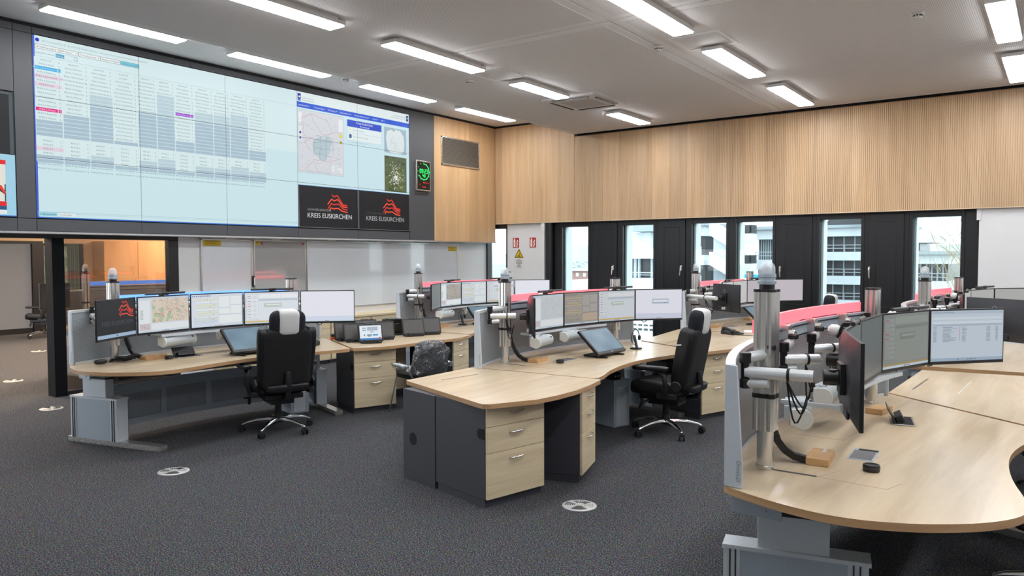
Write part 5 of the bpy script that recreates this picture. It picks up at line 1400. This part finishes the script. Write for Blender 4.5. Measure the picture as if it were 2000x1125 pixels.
# pop-up sockets
def socket(k, x, y, z, deg, label):
    t = thing('popup_socket', label, 'desk socket', wpt(k, x, y, z), RZ + math.radians(deg), 'pop-up desk sockets')
    MB().box(-.065, .065, -.13, .13, .003, .006).build('frame', ALU, t, bevel=.001)
    MB().box(-.05, .055, -.12, .12, .006, .0075).build('opening', BLACKM, t)
    MB().obox((-.06, 0, .048), (.006, .22, .095), 0, -.5).build('lid', DARKP, t, bevel=.001)
    m = MB(); m.obox((-.015, 0, .027), (.04, .17, .04), 0, -.5); m.build('socket_block', BLACKP, t, bevel=.003)
    m = MB()
    for i in range(4): m.obox((.003, -.045 + i * .03, .03), (.004, .014, .014), 0, -.5)
    m.build('plug_outlet', ALUW, t)
socket('A', .27, -.42, .735, 0, 'raised desk socket between the puck and touch screen of the blue-lit console')
socket('E', .28, .50, .72, 15, 'open desk socket on the large foreground console')

def headset(x, y, z, deg, label1, label2):
    t = thing('headset_stand', label2, 'headset stand', (x, y, z), math.radians(deg), 'headset charging stands')
    MB().box(-.05, .05, -.045, .045, 0, .016).build('base', BLACKP, t, bevel=.005)
    MB().obox((-.005, .0, .075), (.018, .035, .15), 0, -.25).build('post', DARKP, t, bevel=.003)
    t = thing('headset', label1, 'headset', (x, y, z), math.radians(deg), 'headsets hanging on stands')
    P = [(.045 - .0 * i, -.02 - .085 + .085 * math.cos(a), .135 + .085 * math.sin(a)) for i, a in enumerate([PI * .02 + PI * 1.15 * j / 14 for j in range(15)])]
    MB().tube(P, .005, 8).build('headband', BLACKP, t)
    MB().blob((.045, -.015, .125), (.03, .03, .055), .7).build('ear_cushion', BLACKP, t)
    MB().tube([P[-1], (.06, -.17, .07), (.08, -.15, .05)], [.003, .003, .006], 6).build('microphone', BLACKP, t)
headset(*wpt('C', .42, .70, .7212), 0, 'black headset hanging on its stand behind the middle touch screen', 'dark headset stand behind the middle touch screen')
headset(-3.62, 9.02, .7212, 20, 'black headset hanging on its stand in front of the black monitor back', 'dark headset stand in front of the black monitor back')
headset(-6.95, 8.36, .7212, 10, 'black headset on its stand at the console by the widest white board', 'dark headset stand at the console by the widest white board')
t = thing('paper_sheet', 'white papers lying beside the touch screen near the dark window leaves', 'paper', (-3.25, 9.75, .7205), .3)
MB().box(-.1, .1, -.15, .15, 0, .004).build('sheet', mat('white_paper', '#e9eaec', .7), t)
# ================================================================ ROOM BEHIND THE PARTITION
WARM = mat('warm_beige_wall', '#d8bd98', .7, noise=.02, nscale=4)
GREYW = mat('grey_felt_wall', '#6a7079', .85, noise=.04, nscale=60)
w = MB(); w.box(-19.3, -19.15, 1, 12.65, 0, 3.0); w.box(-19.3, -10.06, 12.5, 12.65, 0, 3.0)
struct('wall_far', w, WARM)
w = MB(); w.box(-18.85, -18.7, 1.0, 7.45, .12, 2.0); struct('wall_far_panel', w, GREYW)
struct('baseboard_far', MB().box(-18.84, -18.69, 1.0, 7.45, 0, .12), BLACKF)
struct('trim_20', MB().box(-18.85, -18.68, 1.0, 7.7, 2.0, 2.06), BLACKF)
struct('trim_21', MB().box(-18.85, -18.65, 7.46, 7.7, 0, 2.0), BLACKF)
struct('ceiling_far', MB().box(-19.3, -9.97, -1, 12.65, 2.75, 2.9), PLAIN_CEIL)
f = MB(); f.box(-19.15, -19.05, 7.42, 7.5, .85, 2.02); f.box(-19.15, -19.05, 8.64, 8.74, .85, 2.02); f.box(-19.15, -19.05, 7.5, 8.64, 1.96, 2.02); f.box(-19.15, -19.05, 7.5, 8.64, .85, .93)
wf = struct('window_8', f, BLACKF)
struct('window_pane', MB().box(-19.13, -19.125, 7.5, 8.64, .93, 1.96), GLASS, wf)
gm, gt, gb = nt('garden_view'); 
gn = gt.nodes.new('ShaderNodeTexNoise'); gn.inputs['Scale'].default_value = 6; gr = gt.nodes.new('ShaderNodeValToRGB'); gr.color_ramp.elements[0].color = lin('#5c7266'); gr.color_ramp.elements[1].color = lin('#d8d9b8'); gr.color_ramp.elements[0].position = .35; gr.color_ramp.elements[1].position = .7
gt.links.new(gn.outputs['Fac'], gr.inputs[0]); gt.links.new(gr.outputs[0], gb.inputs['Base Color']); gt.links.new(gr.outputs[0], gb.inputs['Emission Color']); gb.inputs['Emission Strength'].default_value = .55
struct('window_daylight', MB().box(-19.145, -19.14, 7.5, 8.64, .93, 1.96), gm, wf)
t = thing('curtain', 'grey-green curtain hanging before the window of the back room', 'curtain', (-19.0, 0, 0), group='curtains in the back room')
def folds(y0, y1):
    m = MB(); n = 24; vs = []
    for i in range(n + 1):
        y = y0 + (y1 - y0) * i / n; x = .03 * math.sin(i * 1.4); vs += [(x, y, .5), (x, y, 2.0), (x - .01, y, 2.0), (x - .01, y, .5)]
    fs = []
    for i in range(n):
        a = 4 * i; fs += [(a, a + 4, a + 5, a + 1), (a + 2, a + 6, a + 7, a + 3), (a + 1, a + 5, a + 6, a + 2)]
    return m.add(vs, fs)
CURT = mat('grey_green_curtain', '#7c8f88', .8, noise=.05)
folds(7.9, 8.1).build('curtain_panel', CURT, t); folds(8.35, 8.6).build('curtain_panel', CURT, t)
for i in range(4):
    y0 = 8.97 + i * .82
    t = thing('wardrobe', 'tall wooden cupboard of the back room, %s from the window' % ORD[i], 'cupboard', (-18.55, y0, 0), group='tall cupboards in the back room')
    MB().box(-.55, 0, 0, .815, 0, 2.08).build('carcass', WALLWOOD_Y, t)
    d = MB().box(.001, .02, .004, .811, .05, 2.07).build('door', wood('glossy_oak_front', '#c0976a', '#d2aa7c', '#deba90', (3, 3, .6), .12, coat=.6) if i == 0 else bpy.data.materials['glossy_oak_front'], t, bevel=.002)
    MB().box(.02, .035, .74, .755, .95, 1.15).build('handle', ALU, d)
# warm lamps of the back room
for i, (x, y) in enumerate(((-12.2, 3.6), (-12.2, 6.6), (-15.5, 3.6), (-15.5, 6.6), (-15.5, 9.6), (-17.6, 10.6))):
    lb = 'warm ceiling light of the back room, %s of six counted from the partition' % ORD[i]
    if i == 0:
        bl = thing('ceiling_light', lb, 'ceiling light', (x, y, 2.70), group='warm lights in the back room')
        MB().box(-.12, .12, -.6, .6, .01, .05).build('housing', LAMPBODY, bl)
        MB().box(-.1, .1, -.58, .58, 0, .011).build('diffuser', emit('warm_diffuser', '#ffe3c8', 230, '#ffffff'), bl)
    else: dup(bl, (x, y, 2.70), 0, lb)

# ================================================================ OUTSIDE
BAND = mat('pale_concrete_band', '#b9c1c5', .8, noise=.04, nscale=1)
BANDG = mat('grey_concrete', '#8c969b', .8, noise=.05, nscale=1)
DGLASS = mat('dark_glazing', '#2c2f32', .35, noise=.3, nscale=.9, stretch=(2, 2, .4))
RAILM = mat('pale_railing', '#98a0a4', .5, noise=.02)
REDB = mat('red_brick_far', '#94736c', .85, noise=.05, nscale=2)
HILLM = mat('haze_tinted_hill', '#aab7bd', .95, noise=.08, nscale=.03)  # distance haze is put into the far hill, brick and roof colours
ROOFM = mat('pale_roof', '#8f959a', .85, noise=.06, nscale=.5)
GROUND = mat('ground_outside', '#7d837c', .95, noise=.1, nscale=.05)
struct('ground_outside', MB().box(-1500, 600, 14, 1500, -14.5, -14), GROUND)
def at(px, py, Y):
    """world point on the plane y = Y seen at image point px, py of the 2000 x 1125 frame"""
    d = CR * ((px - 1000) / FPX) - CU * ((py - 562.5) / FPX) + CF
    return Vector((0, 0, 1.7)) + d * (Y / d.y)
FPX = 1486.16
_y, _p, _r = math.radians(35.997), math.radians(-2.3925), math.radians(-.1126)
CF = Vector((-math.sin(_y) * math.cos(_p), math.cos(_y) * math.cos(_p), math.sin(_p)))
_a = Vector((math.cos(_y), math.sin(_y), 0)); _b = _a.cross(CF)
CR = _a * math.cos(_r) + _b * math.sin(_r); CU = _b * math.cos(_r) - _a * math.sin(_r)
def block(label, X0, X1, Y, ztop, pitch, n, depth=14, par=1.05, roof=True, rails=True, nwin=10):
    t = thing('office_block', label, 'building', (X0, Y, -14), group='white office blocks outside')
    L = X1 - X0; z = lambda q: q + 14
    MB().box(0, L, 1.2, depth, 0, z(ztop)).build('glazing', DGLASS, t)
    b = MB(); rl = MB(); mu = MB()
    for i in range(n):
        zz = z(ztop) - i * pitch
        b.box(-.3, L + .3, 0, depth + .3, zz - par, zz)
        if rails:
            for dz in (.45, .85): rl.box(0, L, .05, .12, zz + dz - .04, zz + dz + .04) if i else None
            for q in range(int(L / 2.2) + 1):
                if i: rl.box(q * 2.2, q * 2.2 + .08, .05, .12, zz, zz + .9)
        for q in range(nwin): mu.box(L * q / nwin, L * q / nwin + .14, 1.05, 1.2, zz - pitch, zz - par)
    b.build('parapet', BAND, t); mu.build('mullion', BANDG, t)
    if rails: rl.build('railing', RAILM, t)
    if roof: MB().box(-.6, L + .6, -.6, depth + .6, z(ztop), z(ztop) + .35).build('roof_slab', BANDG, t)
    return t
p5a, p5b = at(1590, 445, 100), at(1700, 445, 100)
block('white office block with long balconies outside the fifth window', p5a.x - 3, p5b.x + 3, 100, at(1640, 445, 100).z, 2.97, 7, 14)
t = thing('roof_storey', 'sloped roof storey with dark glazing on top of the long office block', 'building', (p5a.x, 101, 0))
z0 = at(1640, 444, 100).z + .36
m = MB(); vs = [(0, 0, z0), (9, 0, z0), (9, 0, z0 + .2), (6, 0, z0 + .9), (2.2, 0, z0 + .9)]; m.yprism([(a, c) for a, b_, c in vs], 0, 8); m.build('glazing', DGLASS, t)
MB().obox((7.2, 0, z0 + .62), (4.2, 8.4, .16), 0, .2).build('roof_slab', BAND, t)
p6a, p6b = at(1786, 500, 96), at(1850, 500, 96)
block('white office block stepping down outside the sixth window', p6a.x - 1.2, p6b.x, 96, at(1800, 497, 96).z, 2.97, 5, 14, nwin=8)
pt = at(1826, 470, 96)
t = thing('roof_pavilion', 'top storey with flat overhanging roof outside the sixth window', 'building', (pt.x, 97, 0))
zb = at(1800, 496, 96).z + .36
MB().box(-3, -1.6, 0, 8, zb, at(1800, 475, 96).z).build('glazing', DGLASS, t); MB().box(-3.4, 0, -.8, 9, at(1800, 474, 96).z, at(1800, 460, 96).z).build('roof_slab', BAND, t)
MB().box(-1.3, -1.2, -.4, -.3, zb, at(1800, 475, 96).z).build('post', RAILM, t)
# stair tower with slanting flights
pA, pB = at(1358, 440, 76), at(1398, 440, 76)
block('white block with dark glazing outside the third window', pA.x - 6, pB.x - 1.6, 76, at(1370, 441, 76).z, 3.05, 7, 12, nwin=5)
t = thing('outside_stair', 'white slanting stair flights outside the third window', 'staircase', (0, 72, 0))
for i in range(5):
    a, b = at(1385, 434 + i * 58, 72), at(1432, 462 + i * 58, 72)
    dx, dz = b.x - a.x, b.z - a.z; h = 1.25
    m = MB(); m.yprism([(a.x, a.z - h), (b.x, b.z - h), (b.x, b.z), (a.x, a.z)], 0, 2.2); m.build('stair_flight', BAND, t)
    m = MB(); m.yprism([(a.x, a.z - 3.0), (b.x, b.z - 3.0), (b.x, b.z - h), (a.x, a.z - h)], 1.2, 2.0); m.build('stair_wall', BANDG if i % 2 else BAND, t)
pC, pD = at(1446, 456, 80), at(1482, 456, 80)
t = thing('balcony_stack', 'white balcony boxes with small windows outside the fourth window', 'building', (0, 78, 0))
for i in range(5):
    z1 = at(1460, 456 + i * 59, 78).z; z2 = at(1460, 477 + i * 59, 78).z
    MB().box(pC.x - .4, pD.x - .2, 0, 2, z2, z1).build('balcony_box', BAND, t)
    m = MB()
    for q in range(5): m.box(pC.x - .6 + q * .62, pC.x - .2 + q * .62, -.02, .0, z1 + .12, z1 + .85)
    m.box(pC.x - .4, pD.x - .2, .3, 2, z1, z1 + .9); m.build('window_strip', DGLASS, t)
block('white office block behind the balcony boxes outside the fourth window', pC.x + .3, at(1530, 456, 84).x, 84, at(1480, 449, 84).z, 3.3, 6, 12, nwin=12)
t = thing('blue_awning', 'small blue awning under a balcony box outside the fourth window', 'awning', (at(1462, 540, 76).x, 76, at(1462, 540, 76).z))
MB().box(-1.3, 1.0, 0, 1.2, -.14, .18).build('canopy', mat('awning_blue', '#2f9fbe', .6, noise=.03), t)
# block outside the second window
pE, pF = at(1228, 450, 60), at(1300, 450, 60)
t = thing('stacked_block', 'white block with jutting upper floors outside the second window', 'building', (0, 60, 0))
zf = lambda py: at(1250, py, 60).z
x1 = at(1284, 450, 60).x
MB().box(at(1240, 450, 60).x, x1, -1, 1.9, zf(453), zf(436)).build('roof_slab', BANDG, t)
MB().box(at(1226, 450, 60).x - 2, at(1271, 450, 60).x, 0, 1.9, zf(486), zf(454)).build('upper_wall', BAND, t)
MB().box(at(1271, 450, 60).x, x1, .8, 1.9, zf(486), zf(454)).build('upper_glazing', DGLASS, t)
MB().box(at(1222, 450, 60).x - 2, x1, -.6, 1.9, zf(505), zf(486)).build('floor_band', BAND, t)
MB().box(at(1222, 450, 60).x - 2, x1, 1.2, 1.9, zf(545), zf(505)).build('glazing', DGLASS, t)
m = MB()
for q in (1225, 1237, 1262, 1282): m.box(at(q, 500, 60).x, at(q, 500, 60).x + .16, .9, 1.2, zf(545), zf(505))
m.box(at(1240, 450, 60).x - 2.2, at(1240, 450, 60).x - .3, .9, 1.2, zf(545), zf(505)); m.build('mullion', BAND, t)
m = MB(); m.box(at(1222, 450, 60).x - 2, x1, -.6, -.52, zf(533), zf(531)); m.box(at(1222, 450, 60).x - 2, x1, -.6, -.52, zf(537), zf(536)); m.build('railing', RAILM, t)
MB().box(at(1222, 450, 60).x - 2, x1, -.8, 1.9, -9, zf(543)).build('lower_wall', BAND, t)
pG = at(1225, 640, 50)
t = thing('car_park', 'low white building with rows of openings seen below the middle console monitors', 'building', (pG.x - 3, 50, 0))
zg = lambda py: at(1250, py, 50).z
MB().box(0, 12, 0, 8, -14, zg(628)).build('wall', BAND, t)
m = MB()
for r_ in ((633, 636), (641, 645)):
    for q in range(26): m.box(.3 + q * .45, .6 + q * .45, -.03, 0, zg(r_[1]), zg(r_[0]))
m.build('opening', DGLASS, t)
# town and hill outside the first window
t = thing('hill', 'hill with haze in its pale colour on the horizon outside the first window', 'hill', (0, 1100, -14)); t['kind'] = 'structure'
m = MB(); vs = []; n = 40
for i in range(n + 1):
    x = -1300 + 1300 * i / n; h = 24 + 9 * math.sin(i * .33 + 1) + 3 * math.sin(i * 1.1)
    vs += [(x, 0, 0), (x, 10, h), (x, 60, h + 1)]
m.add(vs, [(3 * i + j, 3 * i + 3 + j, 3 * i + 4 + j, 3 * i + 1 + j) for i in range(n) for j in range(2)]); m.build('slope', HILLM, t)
rnd = random.Random(4)
for i in range(9):
    px = 1099 + (i % 3) * 18 + (i // 3) * 6; Y = 420 + (i // 3) * 70; q = at(px, 522 - (i // 3) * 4, Y)
    lb = ('pale house on the haze-tinted slope outside the first window, %s from the left' % (ORD + ['seventh', 'eighth', 'ninth'])[i])
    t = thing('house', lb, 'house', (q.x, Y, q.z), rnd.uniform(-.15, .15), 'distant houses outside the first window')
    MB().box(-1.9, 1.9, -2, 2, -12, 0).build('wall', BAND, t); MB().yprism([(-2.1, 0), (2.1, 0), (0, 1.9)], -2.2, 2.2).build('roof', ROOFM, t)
q0, q1 = at(1085, 528, 150), at(1160, 528, 150)
t = thing('brick_building', 'flat red brick building outside the first window', 'building', (q0.x, 150, 0))
zz = lambda py: at(1120, py, 150).z
MB().box(0, q1.x - q0.x, 0, 10, -14, zz(529)).build('wall', REDB, t); MB().box(-.5, q1.x - q0.x + .5, -.5, 10.5, zz(529), zz(527)).build('roof', BAND, t)
for px in (1112, 1125, 1139):
    x = at(px, 530, 150).x - q0.x; MB().box(x, x + .75, -.05, 0, zz(540), zz(533)).build('window', BAND, t)
q0, q1 = at(1080, 548, 70), at(1165, 548, 70)
t = thing('flat_roof', 'white flat roof in front of the brick building', 'building', (q0.x, 70, 0))
MB().box(0, q1.x - q0.x, 0, 30, -14, at(1120, 549, 70).z).build('roof', BAND, t); MB().box(0, q1.x - q0.x, -.3, 0, -14, at(1120, 553, 70).z).build('edge', BAND, t)
# bare tree outside the sixth window
pT = at(1884, 560, 48)
t = thing('bare_tree', 'leafless tree with fine branches outside the sixth window', 'tree', (pT.x, 48, -14))
m = MB(); tw = MB(); rnd = random.Random(21)
def grow(p, d, l, r, lev):
    q = p + d * l; mid = (p + q) / 2 + Vector((rnd.uniform(-.1, .1), rnd.uniform(-.1, .1), 0)) * l * .4
    (m if lev < 2 else tw).tube([p, mid, q], [r, r * .85, r * .7], 6 if lev < 2 else 4)
    if lev >= 5: return
    for i in range(3 if lev else 5):
        e = (d + Vector((rnd.uniform(-.8, .8), rnd.uniform(-.8, .8), rnd.uniform(-.05, .5)))).normalized()
        grow(p + (q - p) * rnd.uniform(.55, 1), e, l * rnd.uniform(.6, .78), max(.009, r * .5), lev + 1)
grow(Vector((0, 0, 0)), Vector((0, 0, 1)), 8.2, .15, 0)
m.build('trunk', mat('bark', '#8b8272', .9, noise=.1), t); tw.build('branches', mat('twigs', '#8d8468', .9, noise=.1), t)

# ================================================================ CAMERA, LIGHT, WORLD
cd = bpy.data.cameras.new('camera'); cam = bpy.data.objects.new('camera', cd); COL.objects.link(cam)
cd.sensor_width = 36; cd.sensor_fit = 'HORIZONTAL'; cd.lens = FPX / 2000 * 36; cd.clip_end = 4000; cd.clip_start = .05
Mx = Matrix((CR, CU, -CF)).transposed().to_4x4(); Mx.translation = (0, 0, 1.7); cam.matrix_world = Mx
S.camera = cam
wd = bpy.data.worlds.new('overcast_sky'); S.world = wd; wd.use_nodes = True
bg = wd.node_tree.nodes['Background']; bg.inputs[0].default_value = lin('#eef4fb'); bg.inputs[1].default_value = 5.0
S.view_settings.view_transform = 'Standard'; S.view_settings.look = 'None'; S.view_settings.gamma = 1.0; S.view_settings.exposure = -.1
S.view_settings.use_curve_mapping = False
S.cycles.use_denoising = True
S.cycles.max_bounces = 8; S.cycles.diffuse_bounces = 4; S.cycles.glossy_bounces = 4; S.cycles.transparent_max_bounces = 12
S.cycles.sample_clamp_indirect = 6
S.cycles.use_adaptive_sampling = True
